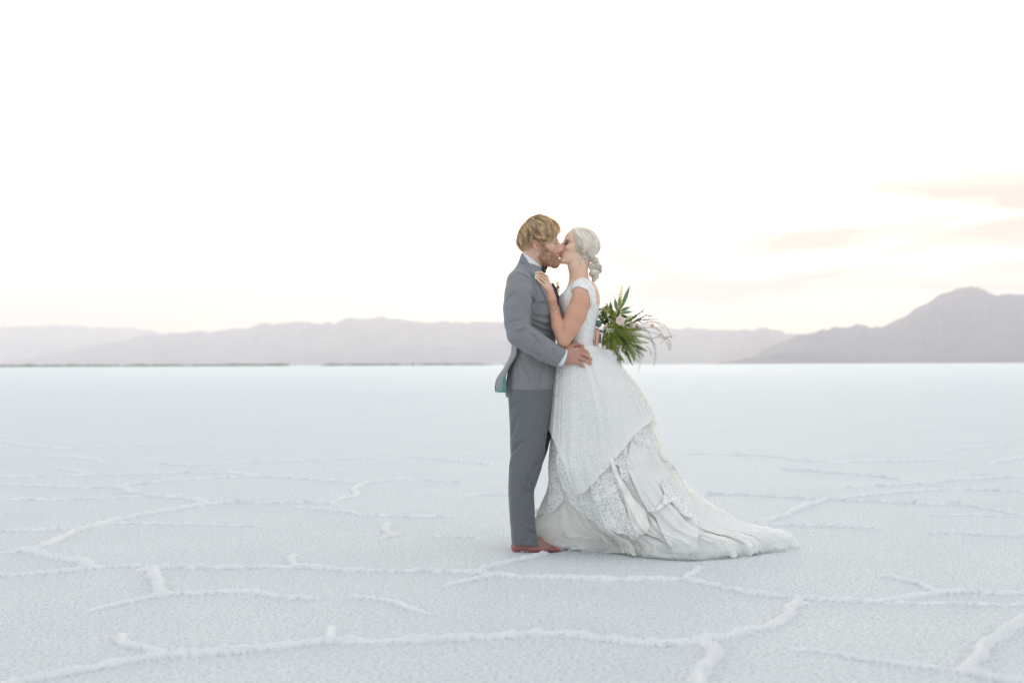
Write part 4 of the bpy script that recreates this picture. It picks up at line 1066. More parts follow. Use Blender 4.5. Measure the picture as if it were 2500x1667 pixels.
def tulle_mat(name, col, alpha, transl=.4, weave=.08):
    m, t, b, out = new_mat(name)
    n = noise_node(t, 14, 4, .6); n2 = noise_node(t, 700, 2, .6)
    c = mixc(n, tuple(a * (1 - weave) for a in col), tuple(min(1, a * (1 + weave * .5)) for a in col), t); L(c, b.inputs['Base Color'], t)
    b.inputs['Roughness'].default_value = .7; b.inputs['Specular IOR Level'].default_value = .2; b.inputs['Sheen Weight'].default_value = .3
    bump(t, b, n2, .3, .0008)
    tr = N('ShaderNodeBsdfTranslucent', t); L(c, tr.inputs[0], t)
    ms = N('ShaderNodeMixShader', t); ms.inputs[0].default_value = transl; L(b.outputs[0], ms.inputs[1], t); L(tr.outputs[0], ms.inputs[2], t); last = ms.outputs[0]
    if alpha < 1:
        tp = N('ShaderNodeBsdfTransparent', t); m2 = N('ShaderNodeMixShader', t); m2.inputs[0].default_value = alpha
        L(tp.outputs[0], m2.inputs[1], t); L(last, m2.inputs[2], t); last = m2.outputs[0]
    L(last, out.inputs[0], t); return m
lace = lace_mat("ivory lace", (.94, .945, .94), True, 70, .56, .15, .72, .84); lace_b = lace_mat("bodice lace", (.90, .90, .895), False, 110, .52, .05)
lace_o = lace_mat("lace overlay", (.93, .94, .935), True, 60, .56, .2, .06, .97)
tulle = tulle_mat("white tulle", (.94, .945, .925), 1.0, .22); sheer = tulle_mat("sheer tulle", (.94, .955, .945), .38, .35)
satin = simple_mat("ivory satin", (.80, .79, .76), .42, .05, 25, .4, bstr=.1)
organza = tulle_mat("ivory organza", (.925, .93, .925), .90, .2)

# bodice
Bo = Sculpt([P(1355, 700)[0], -.165, Zr(866, 1400)], [P(1475, 700)[0], .165, Zr(676, 1400)], .0026)
bod = [(868,1377,1462,0,.137),(855,1380,1455,0,.128),(838,1382,1448,0,.124),(812,1378,1451,0,.127),(785,1372,1457.5,0,.137),(760,1366,1462.5,0,.144),(738,1363.5,1463,0,.148),(722,1367,1461,0,.147),(710,1375,1457,0,.138),(698,1383,1451,0,.115),(688,1391,1445,0,.08)]
Bo.loft(trows(bod), 0, 2.15)
Bo.ell(P(1472, 700, 0), (.050, .115, .115), .012, None, 'sub')          # low back
Bo.ell(P(1378, 694, 0), (.040, .10, .050), .008, None, 'sub')           # neckline
Bo.chain([P(1424, 668, 0), P(1416, 700, 0)], [.07, .075], 0, 0, 'sub')
Bo.noise(120, .0022, 4); Bo.noise(60, .0020, 9)
for q in ([(1384,838,-.13),(1410,842,-.13),(1446,846,-.1)], [(1384,846,-.13),(1412,851,-.14),(1452,856,-.1)], [(1390,826,-.13),(1405,838,-.13)]): Bo.stroke([P(*a) for a in q], .004, .004)
V, Q = Bo.mesh(1); bodice = mesh_obj("bodice", V, Q, lace_b, bride); bovh = bvh_of(V, Q)
capx = [(820,1310),(870,1235),(930,1160),(985,1105),(1050,1050),(1110,1018),(1170,1008),(1235,1028),(1290,1080),(1330,1160),(1355,1260),(1365,1380),(1330,1480),(1272,1440),(1270,1330),(1255,1260),(1238,1205),(1215,1180),(1190,1178),(1165,1160),(1140,1158),(1115,1140),(1085,1143),(1060,1152),(1035,1165),(1010,1195),(990,1235),(965,1300),(935,1380),(900,1440),(850,1440)]
V, Q = drape(bbvh, [(1230 + x / 6.03, 510 + y / 6.03) for x, y in capx], .007, .9, .004, smooth=3, lift=lambda gx, gy: .002 * vnoise(gx * .45, gy * .45, seed=3))
cap_ = mesh_obj("cap_sleeve", V, Q, lace_b, bride)

# skirt ------------------------------------------------------------
SK = [(846,1383,1448,.124),(853,1381,1454,.130),(862,1378,1464,.14),(875,1371,1483,.16),(892,1365,1502,.18),(920,1360,1524,.205),(957,1358,1550,.235),(1001,1356,1573,.265),(1045,1354,1589,.29),(1096,1351,1604,.32),
      (1142,1350,1632,.345),(1168,1350,1655,.36),(1204,1346,1690,.38),(1247,1331,1750,.40),(1270,1319,1790,.415),(1284,1313,1830,.42),(1293,1311,1880,.425),(1302,1312,1915,.43),(1318,1318,1938,.43),(1338,1324,1944,.43)]
SKa = np.array(SK, float); SKz = np.array([P((a[1] + a[2]) / 2, a[0], 0)[2] for a in SK]); SKz[-1] = 0.0
SKl = np.array([P(a[1], a[0], 0)[0] for a in SK]); SKr = np.array([P(a[2], a[0], 0)[0] for a in SK])
GP = [(1318,.12),(1324,.02),(1350,-.035),(1380,-.055),(1430,-.085),(1480,-.125),(1540,-.20),(1590,-.34),(1640,-.42),(1730,-.42),(1790,-.33),(1850,-.19),(1900,-.09),(1944,.03),(1930,.15),(1850,.28),(1700,.38),(1500,.36),(1380,.28),(1330,.20)]
GPw = np.array([(P(a, 1340, b)[0], b) for a, b in GP])
nth = 1080
TH = np.linspace(0, 2 * math.pi, nth, endpoint=False)
gc = np.array([(SKl[-1] + SKr[-1]) / 2, 0.0])
def poly_r():
    out = np.full(nth, .3)
    for i, th in enumerate(TH):
        d = np.array([math.cos(th), math.sin(th)]); best = None
        for a, b in zip(GPw, np.roll(GPw, -1, 0)):
            e = b - a; M_ = np.array([[d[0], -e[0]], [d[1], -e[1]]]); det = np.linalg.det(M_)
            if abs(det) < 1e-9: continue
            s_, t_ = np.linalg.solve(M_, a - gc)
            if s_ > 0 and -1e-6 <= t_ <= 1 + 1e-6: best = s_ if best is None else max(best, s_)
        if best: out[i] = best
    for _ in range(12): out = (np.roll(out, 1) + 2 * out + np.roll(out, -1)) / 4
    return out
PR = poly_r()
def skirt_grid(nz, z_top, z_bot, off, folds, seed, flare=None):
    s = np.linspace(0, 1, nz); z = z_top + (z_bot - z_top) * (1 - (1 - s) ** 1.35)
    o = SKz.argsort(); xl = np.interp(z, SKz[o], SKl[o]); xr = np.interp(z, SKz[o], SKr[o]); yh = np.interp(z, SKz[o], SKa[o, 3])
    for _ in range(3):
        for a in (xl, xr, yh): a[1:-1] = (a[:-2] + 2 * a[1:-1] + a[2:]) / 4
    cx = (xl + xr) / 2; ax = (xr - xl) / 2
    w = np.clip((.50 - z) / .45, 0, 1); w = w * w * (3 - 2 * w)
    a0 = (SKr[-1] - SKl[-1]) / 2; b0 = .43
    ell0 = 1 / np.sqrt((np.cos(TH) / a0) ** 2 + (np.sin(TH) / b0) ** 2)
    ratio = PR / ell0
    V = np.zeros((nz, nth, 3))
    for i in range(nz):
        r = 1 + (ratio - 1) * w[i]
        X = cx[i] + ax[i] * np.cos(TH) * r; Y = yh[i] * np.sin(TH) * r
        nx, ny = np.cos(TH) / max(ax[i], .05), np.sin(TH) / yh[i]; nl = np.hypot(nx, ny); nx, ny = nx / nl, ny / nl
        d = off + folds(TH, z[i], s[i])
        V[i, :, 0] = X + nx * d; V[i, :, 1] = Y + ny * d; V[i, :, 2] = z[i]
    return V
def grid_q(nz, nt): 
    idx = np.arange(nz * nt).reshape(nz, nt); r = np.roll(idx, -1, 1)
    return np.stack([idx[:-1], idx[1:], r[1:], r[:-1]], -1).reshape(-1, 4)
def cut(V, Q, keep_poly, jag=0.0, seed=1):
    c = V[Q].mean(1); x, y = to_px(np.stack([c[:, 0], 0 * c[:, 1], c[:, 2]], 1))
    if jag: x = x + jag * vnoise(c[:, 0] * 55, c[:, 1] * 55, c[:, 2] * 55, seed); y = y + jag * vnoise(c[:, 0] * 55, c[:, 1] * 55, c[:, 2] * 55, seed + 3)
    Q = Q[in_poly(x, y, keep_poly)]; u = np.unique(Q); m = np.full(len(V), -1); m[u] = np.arange(len(u)); return V[u], m[Q]
def ridged(x, y, seed): return 1 - 2 * np.abs(vnoise(x, y, seed=seed))
def f_base(th, z, s):
    A = .003 + .024 * np.clip((.62 - z) / .5, 0, 1)
    th2 = th + .03 * vnoise(th * 8, th * 0 + z * 3, seed=2)
    n = .22 * np.cos(44 * th2 + 3.2 * vnoise(th * 5, th * 0 + 1, seed=4)) * (1 + vnoise(th * 9, z * 4 + th * 0, seed=7)) + 1.1 * vnoise(th2 * 17, th * 0 + z * 2.2, seed=5) + .25 * vnoise(th2 * 38, th * 0 + z * 4, seed=6)
    fr = np.clip(1.3 - np.abs((th - 4.25)) / .75, 0, 1) * np.clip((.62 - z) / .3, 0, 1); n = n + fr * (.45 * ridged(th2 * 20, th * 0 + z * .8, 61) + .25 * vnoise(th2 * 43, th * 0 + z * 1.2, seed=62))
    A = A * (1 - .75 * np.clip(1.25 - np.abs((th + math.pi - .15) % (2 * math.pi) - math.pi) / .75, 0, 1) * np.clip((z - .01) / .05, 0, 1))
    n = n + .0028 / A * vnoise(th2 * 78, th * 0 + z * 2, seed=66) * np.clip((.7 - z) / .4, 0, 1)
    return A * n + (.012 * fbm(th * 16, th * 0 + z * 30, octs=3, seed=8) * np.clip((.2 - z) / .2, 0, 1))
G1 = skirt_grid(300, SKz[0], 0.0, 0.0, f_base, 1)
# the hem sinks in soft rumples on the ground
zz = G1[..., 2]; G1[..., 2] = np.maximum(zz + .012 * np.clip((.15 - zz) / .15, 0, 1) * (1 + vnoise(G1[..., 0] * 30, G1[..., 1] * 30, seed=4)), .004)
SV, SQ = G1.reshape(-1, 3), grid_q(300, nth)
skirt = mesh_obj("skirt", SV, SQ, tulle, bride); skbvh = bvh_of(SV, SQ)
# lace layer
def f_lace(th, z, s):
    A = .001 + .018 * np.clip((.85 - z) / .6, 0, 1)
    return A * (.7 * vnoise(th * 9 + .6 * z, th * 0 + z * 1.5, seed=21) + .5 * np.cos(19 * th + 2 * vnoise(th * 3, z * 2 + th * 0, seed=22)) + .35 * vnoise(th * 40, z * 3 + th * 0, seed=23)) + .012 * np.clip((.85 - z) / .6, 0, 1)
G2 = skirt_grid(230, SKz[1], .10, .006, f_lace, 2).reshape(-1, 3); Q2 = grid_q(230, nth)
lace_poly = [(1200,780),(1800,780),(1800,1080),(1665,1120),(1650,1146),(1632,1128),(1596,1108),(1560,1086),(1541,1074),(1531,1100),(1527,1136),(1519,1166),(1505,1151),(1498,1124),(1490,1122),(1499,1150),(1503,1172),(1521,1194),(1534,1214),(1549,1250),(1545,1278),(1537,1302),(1516,1287),(1487,1281),(1458,1267),(1435,1254),(1408,1238),(1395,1228),(1375,1215),(1360,1235),(1340,1255),(1290,1262),(1200,1250)]
V, Q = cut(G2, Q2, lace_poly, 2.5); mesh_obj("lace_layer", V, Q, lace, skirt)
# smooth outer overskirt, caught up on one side
def f_over(th, z, s):
    A = .002 + .018 * np.clip((1.05 - z) / .6, 0, 1)
    return A * (.8 * vnoise(th * 7 + .8 * z, th * 0 + z * .8, seed=31) + .5 * vnoise(th * 15 - 1.2 * z, th * 0 + z, seed=33) + .13 * vnoise(th * 44, th * 0 + z * 2, seed=34)) + .020 * np.clip((.95 - z) / .5, 0, 1)
G3 = skirt_grid(200, SKz[0] + .002, .28, .026, f_over, 3).reshape(-1, 3); Q3 = grid_q(200, nth)
over_poly = [(1200,780),(1800,780),(1800,960),(1640,985),(1604,1004),(1590,1022),(1563,1036),(1534,1058),(1512,1084),(1487,1111),(1462,1140),(1438,1168),(1417,1190),(1399,1197),(1390,1180),(1384,1160),(1370,1120),(1355,1085),(1340,1050),(1200,1020)]
V, Q = cut(G3, Q3, over_poly, 1.0); overskirt = mesh_obj("overskirt", V, Q, organza, skirt)
# embroidered tulle floating over the front of the overskirt
G4 = skirt_grid(200, SKz[2], .40, .0285, f_over, 4).reshape(-1, 3)
V, Q = cut(G4, Q3, [(1358,905),(1385,880),(1415,880),(1430,960),(1480,1030),(1492,1085),(1460,1130),(1415,1178),(1400,1180),(1384,1130),(1362,1060),(1352,1010)], 7.0); mesh_obj("lace_overlay", V, Q, lace_o, skirt)
# sheer outer veils at the back of the skirt and over the front hem, tinted cream to paint in the backlight
veil_m = tulle_mat("backlight tint veil tulle", (.96, .945, .905), .24, .55, .03)
def f_veil(th, z, s): return .014 * vnoise(th * 6, z * 5 + th * 0, seed=71) + .008 * ridged(th * 17, z * 6 + th * 0, 72) + .008 * vnoise(th * 60, z * 30 + th * 0, seed=73)
for off, poly, sd_ in ((.022, [(1500,880),(1700,880),(1800,1150),(1700,1190),(1668,1130),(1640,1150),(1610,1110),(1575,1060),(1540,990),(1515,930)], 5), (.028, [(1530,930),(1700,900),(1700,1030),(1625,1060),(1608,1030),(1585,1050),(1560,1000)], 6), (.022, [(1250,1240),(1325,1245),(1366,1250),(1362,1280),(1378,1318),(1340,1342),(1280,1345)], 7), (.014, [(1560,1080),(1900,1080),(1900,1270),(1790,1262),(1720,1240),(1650,1190),(1600,1150)], 8)):
    Gv = skirt_grid(220, SKz[2], .02, off, lambda th, z, s: f_veil(th + sd_, z + sd_, s), 9).reshape(-1, 3); V, Q = cut(Gv, grid_q(220, nth), poly, 5.0, sd_); mesh_obj("veil_layer", V, Q, veil_m, skirt)
# satin underlayer falling between the lace points
def lf(a, f=.08): return lambda gx, gy: a * (.5 + .5 * np.sin(gx * f * 2 + gy * f * .7))
V, Q = drape(skbvh, [(1486,1108),(1497,1120),(1512,1160),(1545,1214),(1576,1246),(1586,1282),(1579,1302),(1556,1306),(1546,1290),(1536,1262),(1520,1200),(1503,1165),(1492,1135)], .030, 1.2, .002, lift=lf(.014), smooth=8); mesh_obj("satin_panel", V, Q, satin, skirt)
V, Q = drape(skbvh, [(1541,1078),(1570,1088),(1605,1110),(1642,1130),(1668,1175),(1690,1225),(1703,1262),(1706,1300),(1702,1346),(1660,1352),(1632,1330),(1616,1300),(1600,1262),(1582,1247),(1560,1210),(1535,1150),(1533,1110)], .018, 1.2, .002, lift=lf(.014, .05), smooth=8); mesh_obj("tulle_panel", V, Q, organza, skirt)
V, Q = drape(skbvh, [(1578,1248),(1588,1236),(1604,1238),(1618,1222),(1622,1205),(1612,1180),(1622,1170),(1645,1190),(1655,1205),(1680,1232),(1690,1262),(1672,1262),(1650,1240),(1640,1225),(1625,1232),(1605,1250)], .038, 1.2, .002, smooth=8); mesh_obj("lace_trim", V, Q, lace, skirt)
# rumpled tulle hem along the ground
hem_m = sheer
def ruffle(path, hgt, amp, freq, seed, lean=.5, n=700, m=22):
    p = bez(path, n); V = []
    tx = np.gradient(p, axis=0); tx /= np.linalg.norm(tx, axis=1)[:, None]; nr = np.stack([tx[:, 1], -tx[:, 0]], 1)
    u = np.cumsum(np.r_[0, np.linalg.norm(np.diff(p, axis=0), axis=1)])
    e = np.clip(np.minimum(u, u[-1] - u) / .06, 0, 1)
    for j in range(m):
        v = j / (m - 1)
        w1 = ridged(u * freq + v * .8, u * 0 + v * 1.1, seed); w2 = ridged(u * freq * 2.1 - v, u * 0 + v * 2.2, seed + 1); w3 = vnoise(u * freq * .35, u * 0 + v * .6, seed=seed + 2)
        w1 = .7 * w1 + .4 * vnoise(u * freq + v * .8, u * 0 + v * 1.1, seed=seed + 9); w2 = .6 * w2
        out = amp * (.9 * w1 + .22 * w2 + 1.1 * w3) * (.5 + .5 * math.sin(v * 3.0 + .4)) * e + lean * hgt * (1 - v) - .085 * v ** 3
        sh = amp * 1.3 * vnoise(u * freq * .8 + 7, u * 0 + v * 2.4, seed=seed + 3) * e
        z = .004 + hgt * (.25 + .75 * e) * (v ** 1.2) * (1 + .55 * w3) + .020 * np.maximum(0, w1) * (1 - v) + .010 * (1 + w2) * v
        V.append(np.stack([p[:, 0] + nr[:, 0] * out + tx[:, 0] * sh, p[:, 1] + nr[:, 1] * out + tx[:, 1] * sh, np.maximum(z, .004)], 1))
    V = np.array(V); idx = np.arange(m * n).reshape(m, n); Q = np.stack([idx[:-1, :-1], idx[:-1, 1:], idx[1:, 1:], idx[1:, :-1]], -1).reshape(-1, 4)
    return V.reshape(-1, 3), Q
def gp(l): return [(P(a, 1340, b)[0], b) for a, b in l]
H1 = [(1345,-.03),(1385,-.055),(1430,-.085),(1480,-.12),(1540,-.19),(1600,-.32),(1650,-.385),(1730,-.385),(1790,-.30),(1850,-.17),(1905,-.07),(1936,.02)]
sh_ = lambda l, dy, dx=0: [(a + dx, b + dy) for a, b in l]
for path, hh_, am, fq, sd_, ln_ in ((H1, .10, .035, 13, 51, .35), (sh_(H1[1:-1], -.01, 6), .07, .040, 17, 57, .6), (sh_(H1[2:-1], -.02, -8), .045, .045, 11, 63, .9), (H1[4:9], .13, .045, 15, 69, .3), (sh_(H1[3:8], -.01), .09, .05, 19, 75, .5), (sh_(H1[7:-1], .02), .07, .03, 9, 81, .3)):
    V, Q = ruffle(gp(path), hh_, am, fq, sd_, ln_); mesh_obj("hem_ruffle", V, Q, hem_m, skirt)
# sash and gathered bow at the back of the waist
Bw = Sculpt([P(1440, 850)[0], -.14, Zr(905, 1450)], [P(1515, 850)[0], .14, Zr(835, 1450)], .0024)
Bw.ell(P(1457, 854, -.045), (.014, .014, .013), 0)
ang = math.radians(-38); ra = np.array([[math.cos(ang), 0, math.sin(ang)], [0, 1, 0], [-math.sin(ang), 0, math.cos(ang)]])
for yy, sx in ((-.05, 1), (.04, .95)):
    Bw.chain([P(1457, 855, -.045 + (yy + .05) * .3), P(1470, 860, yy), P(1486, 871, yy - .01), P(1497, 883, yy)], [.010, .024, .034 * sx, .028 * sx], .008, .014, flat=((0, 1, 0), .8))
Bw.chain([P(1497, 876, -.05), P(1503, 884, -.03)], [.020, .014], .01)
for q in ([(1460,856,-.07),(1474,862,-.09),(1490,868,-.09),(1500,874,-.08)], [(1459,858,-.07),(1470,868,-.09),(1482,880,-.09),(1490,892,-.08)], [(1462,858,-.08),(1478,872,-.09),(1494,884,-.09)]): Bw.stroke([P(*a) for a in q], .010, .005)
Bw.noise(40, .004, 2)
V, Q = Bw.mesh(1); mesh_obj("bow", V, Q, organza, bride)

# hair
BHP = [(352,200),(372,178),(410,150),(480,128),(600,120),(690,122),(780,128),(870,172),(965,255),(1035,375),(1050,480),(1024,585),(965,650),(955,715),(925,740),(895,735),(858,705),(800,672),(752,650),(724,608),(696,545),(655,470),(622,420),(600,350),(585,280),(612,205),(585,172),(520,168),(450,185),(405,205),(378,232)]
BHX = [(1330 + x / 7.84, 540 + y / 7.84) for x, y in BHP]
bh_m = simple_mat("platinum hair", (1.0, 0.905, 0.82), 0.3, 0.08, 40, 0.6, bstr=0, tint=True, transl=0.15)
Hb = Sculpt([P(1365, 600)[0], -.12, Zr(665)], [P(1480, 600)[0], .13, Zr(545)], .0022)
Hb.ell(BH.W((-1.35, 0, 5.3)), np.array((10.25, 8.25, 8.65)) * BH.c, 0, BH.rot); Hb.cone(BH.W((-9.5, 0, 3.5)), P(1446, 622, .005), .045, .030, .03)
gx, gz = Hb.ax[0], Hb.ax[2]; wx = np.stack(np.meshgrid(gx, gz, indexing='ij'), -1); ppx, ppy = to_px(np.stack([wx[..., 0], 0 * wx[..., 0] - .03, wx[..., 1]], -1)); BHB = [(1418 + (x - 1418) * 1.02, 604 + (y - 604) * 1.012) for x, y in BHX]; ins = in_poly(ppx, ppy, BHB)
for _ in range(1): ins = ins & np.roll(ins, 1, 0) & np.roll(ins, -1, 0) & np.roll(ins, 1, 1) & np.roll(ins, -1, 1)
Hb.D = np.maximum(Hb.D, np.where(ins, -.003, .003).astype(np.float32)[:, None, :])
V, Q = Hb.mesh(3); capb = (V, Q, np.tile((.74, .72, .70), (len(V), 1)))
def comb(n, seed):
    r = np.random.default_rng(seed); cen = np.array((-1.35, 0, 5.3)); rad = np.array((10.4, 8.4, 8.8)); K_ = 10
    knot = BH.Lc(P(1447, 624, .005)); kd = (knot - cen) / rad; kd /= np.linalg.norm(kd)
    nl = n // 10; d0 = np.repeat(r.normal(0, 1, (nl, 3)), 10, 0); d0 = d0 / np.linalg.norm(d0, axis=1)[:, None] + r.normal(0, .035, (len(d0), 3)); lt = np.repeat(r.normal(0, .22, nl), 10); kp = (d0 / np.linalg.norm(d0, axis=1)[:, None])[:, 2] > -.55; lt = lt[kp]; d0 /= np.linalg.norm(d0, axis=1)[:, None]; d0 = d0[(d0[:, 2] > -.55)]
    n = len(d0); cs = []
    om = np.arccos(np.clip(d0 @ kd, -1, 1)); ph = r.uniform(0, 6.28, n); lf = r.uniform(.0, .03, n)
    ln = r.uniform(.35, .9, n)
    for k in range(K_):
        s = k / (K_ - 1) * ln
        d = (np.sin((1 - s) * om)[:, None] * d0 + np.sin(s * om)[:, None] * kd) / np.maximum(np.sin(om), .05)[:, None]
        d[:, 2] += .10 * np.sin(s * 3.1) * (np.abs(d0[:, 1]) > .2); d /= np.linalg.norm(d, axis=1)[:, None]
        cs.append(BH.W(cen + rad * d * (1 + lf + .012 * np.sin(s * 9 + ph))[:, None]))
    c = np.stack(cs, 1); ok = np.ones(len(c), bool)
    for k in (0, 4, 9):
        x, y = to_px(c[:, k]); ok &= in_poly(x + r.normal(0, .5, len(x)), y + r.normal(0, .5, len(x)), BHB)
    return c[ok], lt[ok]
cv, lt_ = comb(9000, 71); V, Q = strands(cv, np.random.default_rng(1).uniform(.0005, .0011, len(cv)), .4)
mid_ = cv[:, 5]; tone = np.clip(1.02 + lt_ + np.random.default_rng(2).normal(0, .14, len(cv)), .5, 1.3)
T = np.repeat(tone, 40)[:, None] * np.ones(3); hp1 = (V, Q, T)
lobes = [((1452,636),.004,.022),((1454,640),-.012,.019),((1459,651),-.008,.022),((1447,652),-.012,.021),((1461,660),.006,.019),((1452,664),-.010,.024),((1446,669),.004,.018),((1455,675),-.004,.018),((1450,682),0,.013)]
bl = []; r = np.random.default_rng(9)
for (x, y), yy, rr in lobes:
    c0 = P(x, y, yy); ax_ = r.normal(0, 1, 3); ax_[1] += 1.2; ax_ /= np.linalg.norm(ax_)
    a = np.cross(ax_, (0, 0, 1)); a /= np.linalg.norm(a); b = np.cross(ax_, a); n = 120
    u0 = r.uniform(0, 6.28, n); w0 = r.uniform(-.8, .8, n); ln = r.uniform(1.2, 2.8, n)
    t = np.linspace(0, 1, 10)
    for i in range(n):
        ang_ = u0[i] + ln[i] * t; h_ = w0[i] + .35 * np.sin(t * 3 + u0[i]); h_ = np.clip(h_, -.95, .95); q = np.sqrt(1 - h_ ** 2)
        bl.append(c0 + rr * ((np.cos(ang_) * q)[:, None] * a + (np.sin(ang_) * q)[:, None] * b + h_[:, None] * ax_ * .9))
bl = np.array(bl); V, Q = strands(bl, r.uniform(.0007, .0017, len(bl)), .4)
T = np.repeat(np.clip(r.normal(.92, .26, len(bl)), .35, 1.35), 40)[:, None] * np.ones(3); hp2 = (V, Q, T)
Bn = Sculpt([P(1430, 600)[0], -.05, Zr(692)], [P(1478, 600)[0], .05, Zr(622)], .002)
for (x, y), yy, rr in lobes: Bn.ell(P(x, y, yy), (rr * .9,) * 3, .003)
V, Q = Bn.mesh(); hp3 = (V, Q, np.tile((.55, .54, .53), (len(V), 1)))
# loose wisps at the temple, over the ear and at the nape
wl = []
for a, b_, n in (([(1404,578),(1411,592),(1421,604),(1436,618),(1444,627)], 1.2, 110), ([(1410,600),(1418,612),(1428,622),(1441,630)], 1.0, 70), ([(1422,622),(1430,629),(1438,633),(1446,633)], 1.2, 60), ([(1430,640),(1434,634),(1440,631),(1446,630)], 1.0, 40), ([(1406,598),(1410,608),(1416,617),(1426,622)], .8, 26)):
    for i in range(n):
        j = r.normal(0, b_, (len(a), 2)); c_ = []
        for q, (x, y) in enumerate(a):
            x, y = x + j[0, 0] + j[q, 0] * .5, y + j[0, 1] + j[q, 1] * .5; s0 = surf_y(bbvh, x, y, -.03); c_.append(P(x, y, s0 - .004 - abs(r.normal(0, .003))))
        wl.append(bez(c_, 10))
wl = np.array(wl); V, Q = strands(wl, r.uniform(.0004, .0009, len(wl)), .3); hp4 = (V, Q, np.repeat(np.clip(r.normal(.95, .2, len(wl)), .5, 1.3), 40)[:, None] * np.ones(3))
V, Q, T = join([capb, hp1, hp3, hp2, hp4]); mesh_obj("hair", V, Q, bh_m, bride, color=T)
brows_lashes(BH, bride, simple_mat("fair brow hair", (.20, .14, .10), .6), lash_m, 2.0, 31, .0009)
# jewellery
silver = simple_mat("silver", (.82, .82, .80), .2, .03, 90, .5, 1.0, bstr=0); mint = simple_mat("mint stone", (.30, .62, .50), .3, .2, 90, .5)
def ringmesh(c, ax_, rad, r, n=28, arc=1.0):
    ax_ = np.asarray(ax_, float) / np.linalg.norm(ax_); a = np.cross(ax_, (0, 1, 0)); a /= np.linalg.norm(a); b = np.cross(ax_, a)
    t = np.linspace(0, 2 * math.pi * arc, n); return tube([c + rad * (math.cos(q) * a + math.sin(q) * b) for q in t], r)
def ballm(c, r):
    s = Sculpt(np.array(c) - np.max(r) * 1.4, np.array(c) + np.max(r) * 1.4, np.max(r) / 4); s.ell(c, r, 0); return s.mesh()
ax_w = FAB[3] - FAB[2]
for k, (x, y, sx, sy) in enumerate(((1356,753,1351.5,751.5), (1353,763,1359,762))):
    c = P(x, y, fy[2] + (0 if k else -.001)); c = P(1354.5 - (762 - y) * .23, y, fy[2])
    V, Q = ringmesh(c, ax_w, .0275, .0014); br = mesh_obj("bracelet", V, Q, silver, bride)
    sy_ = surf_y(bbvh, sx, sy, -.2) - .004; V, Q = ballm(P(sx, sy, sy_), (.0065, .003, .0065)); st_ = mesh_obj("setting", V, Q, silver, br)
    V, Q = ballm(P(sx, sy, sy_ - .002), (.0040, .0025, .0040)); mesh_obj("stone", V, Q, mint, br)
rc = (hand_pt(1331.5, 691, .013) + hand_pt(1322, 681, .018)) / 2; rc = hand_pt(1331.5, 691, .013) * .75 + hand_pt(1322, 681, .019) * .25
V, Q = ringmesh(rc, hand_pt(1322, 681, .019) - hand_pt(1331.5, 691, .013), .0112, .0012, 20); rg = mesh_obj("ring", V, Q, silver, bride)
V, Q = ballm(rc + np.array([0, -.012, 0]), .0028); mesh_obj("gem", V, Q, simple_mat("clear gem", (.9, .92, .95), .08, .02, 90, 1.0), rg)
e0 = P(1418, 621, 0); ey = min(surf_y(bbvh, a, b, -.07) for a, b in ((1418, 621), (1417, 633), (1416, 644))) - .004; prts = []
for (x, y, r_) in ((1418, 620.5, .0030), (1416.6, 633, .0022), (1416.2, 643.5, .0018)): prts.append(ballm(P(x, y, ey), r_))
prts.append(tube([P(1417.8, 622, ey), P(1416.8, 633, ey), P(1416.4, 644, ey), P(1417, 654, ey)], .0006)); prts.append(tube([P(1414.8, 642, ey), P(1415.0, 649, ey)], .0008)); prts.append(tube([P(1418.4, 642, ey), P(1418.2, 648, ey)], .0008))
V, Q, T = join(prts); er = mesh_obj("earring", V, Q, silver, bride); V, Q = ballm(P(1416.2, 637.5, ey - .002), (.0042, .003, .0050)); mesh_obj("stone", V, Q, mint, er)

# groom's near hand, spread on her waist
gh = Sculpt(P(1374, 910, -.15) - np.array([0, .10, 0]), P(1452, 832, -.15) + np.array([.0, .10, 0]), .0016)
allv, allq, _ = join([(SV, SQ), (G3, Q3)]); wb = bvh_of(allv, allq)
bvh2 = bovh
def wy(px, py, r):
    y = min(surf_y(wb, px, py, -.12), surf_y(bvh2, px, py, -.12)); return P(px, py, max(y - r, -.20))
wrst = P(1382, 868, -.178)
gh.chain([P(1372, 871, -.182), wrst, wy(1396, 867, .026)], [.030, .030, .0265], .01, .01, flat=((0, 1, 0), .72))
kn = [wy(1411, 853.5, .016), wy(1413, 862.5, .017), wy(1411.5, 873, .016), wy(1407, 883, .014)]
pb = [P(1386, 857, -.178), P(1386, 864, -.18), P(1386, 872, -.18), P(1385, 880, -.177)]
for a, b_ in zip(pb, kn): gh.chain([a, b_], [.0185, .0135], .009, .009)
FGR = [[(1411,853.5),(1424.5,855),(1431.5,858.5),(1436,864)], [(1413,862.5),(1427.5,866),(1436,871),(1442,877)], [(1411.5,873),(1427,878.5),(1435.5,883),(1441.5,887.5)], [(1407,883),(1418,890.5),(1426,896),(1433.5,900.5)]]
RR = [[.0125,.0108,.0100,.0088],[.0130,.0112,.0102,.0090],[.0125,.0106,.0098,.0086],[.0112,.0095,.0088,.0080]]
tips = []
for f, rr in zip(FGR, RR):
    p = [wy(a, b_, q + (.007 if i == 1 else .002)) for i, ((a, b_), q) in enumerate(zip(f, rr))]; gh.chain(p, rr, .005, .002); tips.append(p)
th_ = [P(1384, 853, -.176), wy(1399, 842.5, .022), wy(1412, 843.5, .016), wy(1422, 846, .011)]
gh.chain(th_, [.018, .0135, .0118, .0098], .007, .004); tips.append(th_)
for p in tips:      # nails and knuckle creases
    nail = p[-1] + np.array([0, -.0075, 0]); gh.ell(nail + np.array([0, -.0022, 0]), (.0048, .0030, .0045), .001, None, 'sub')
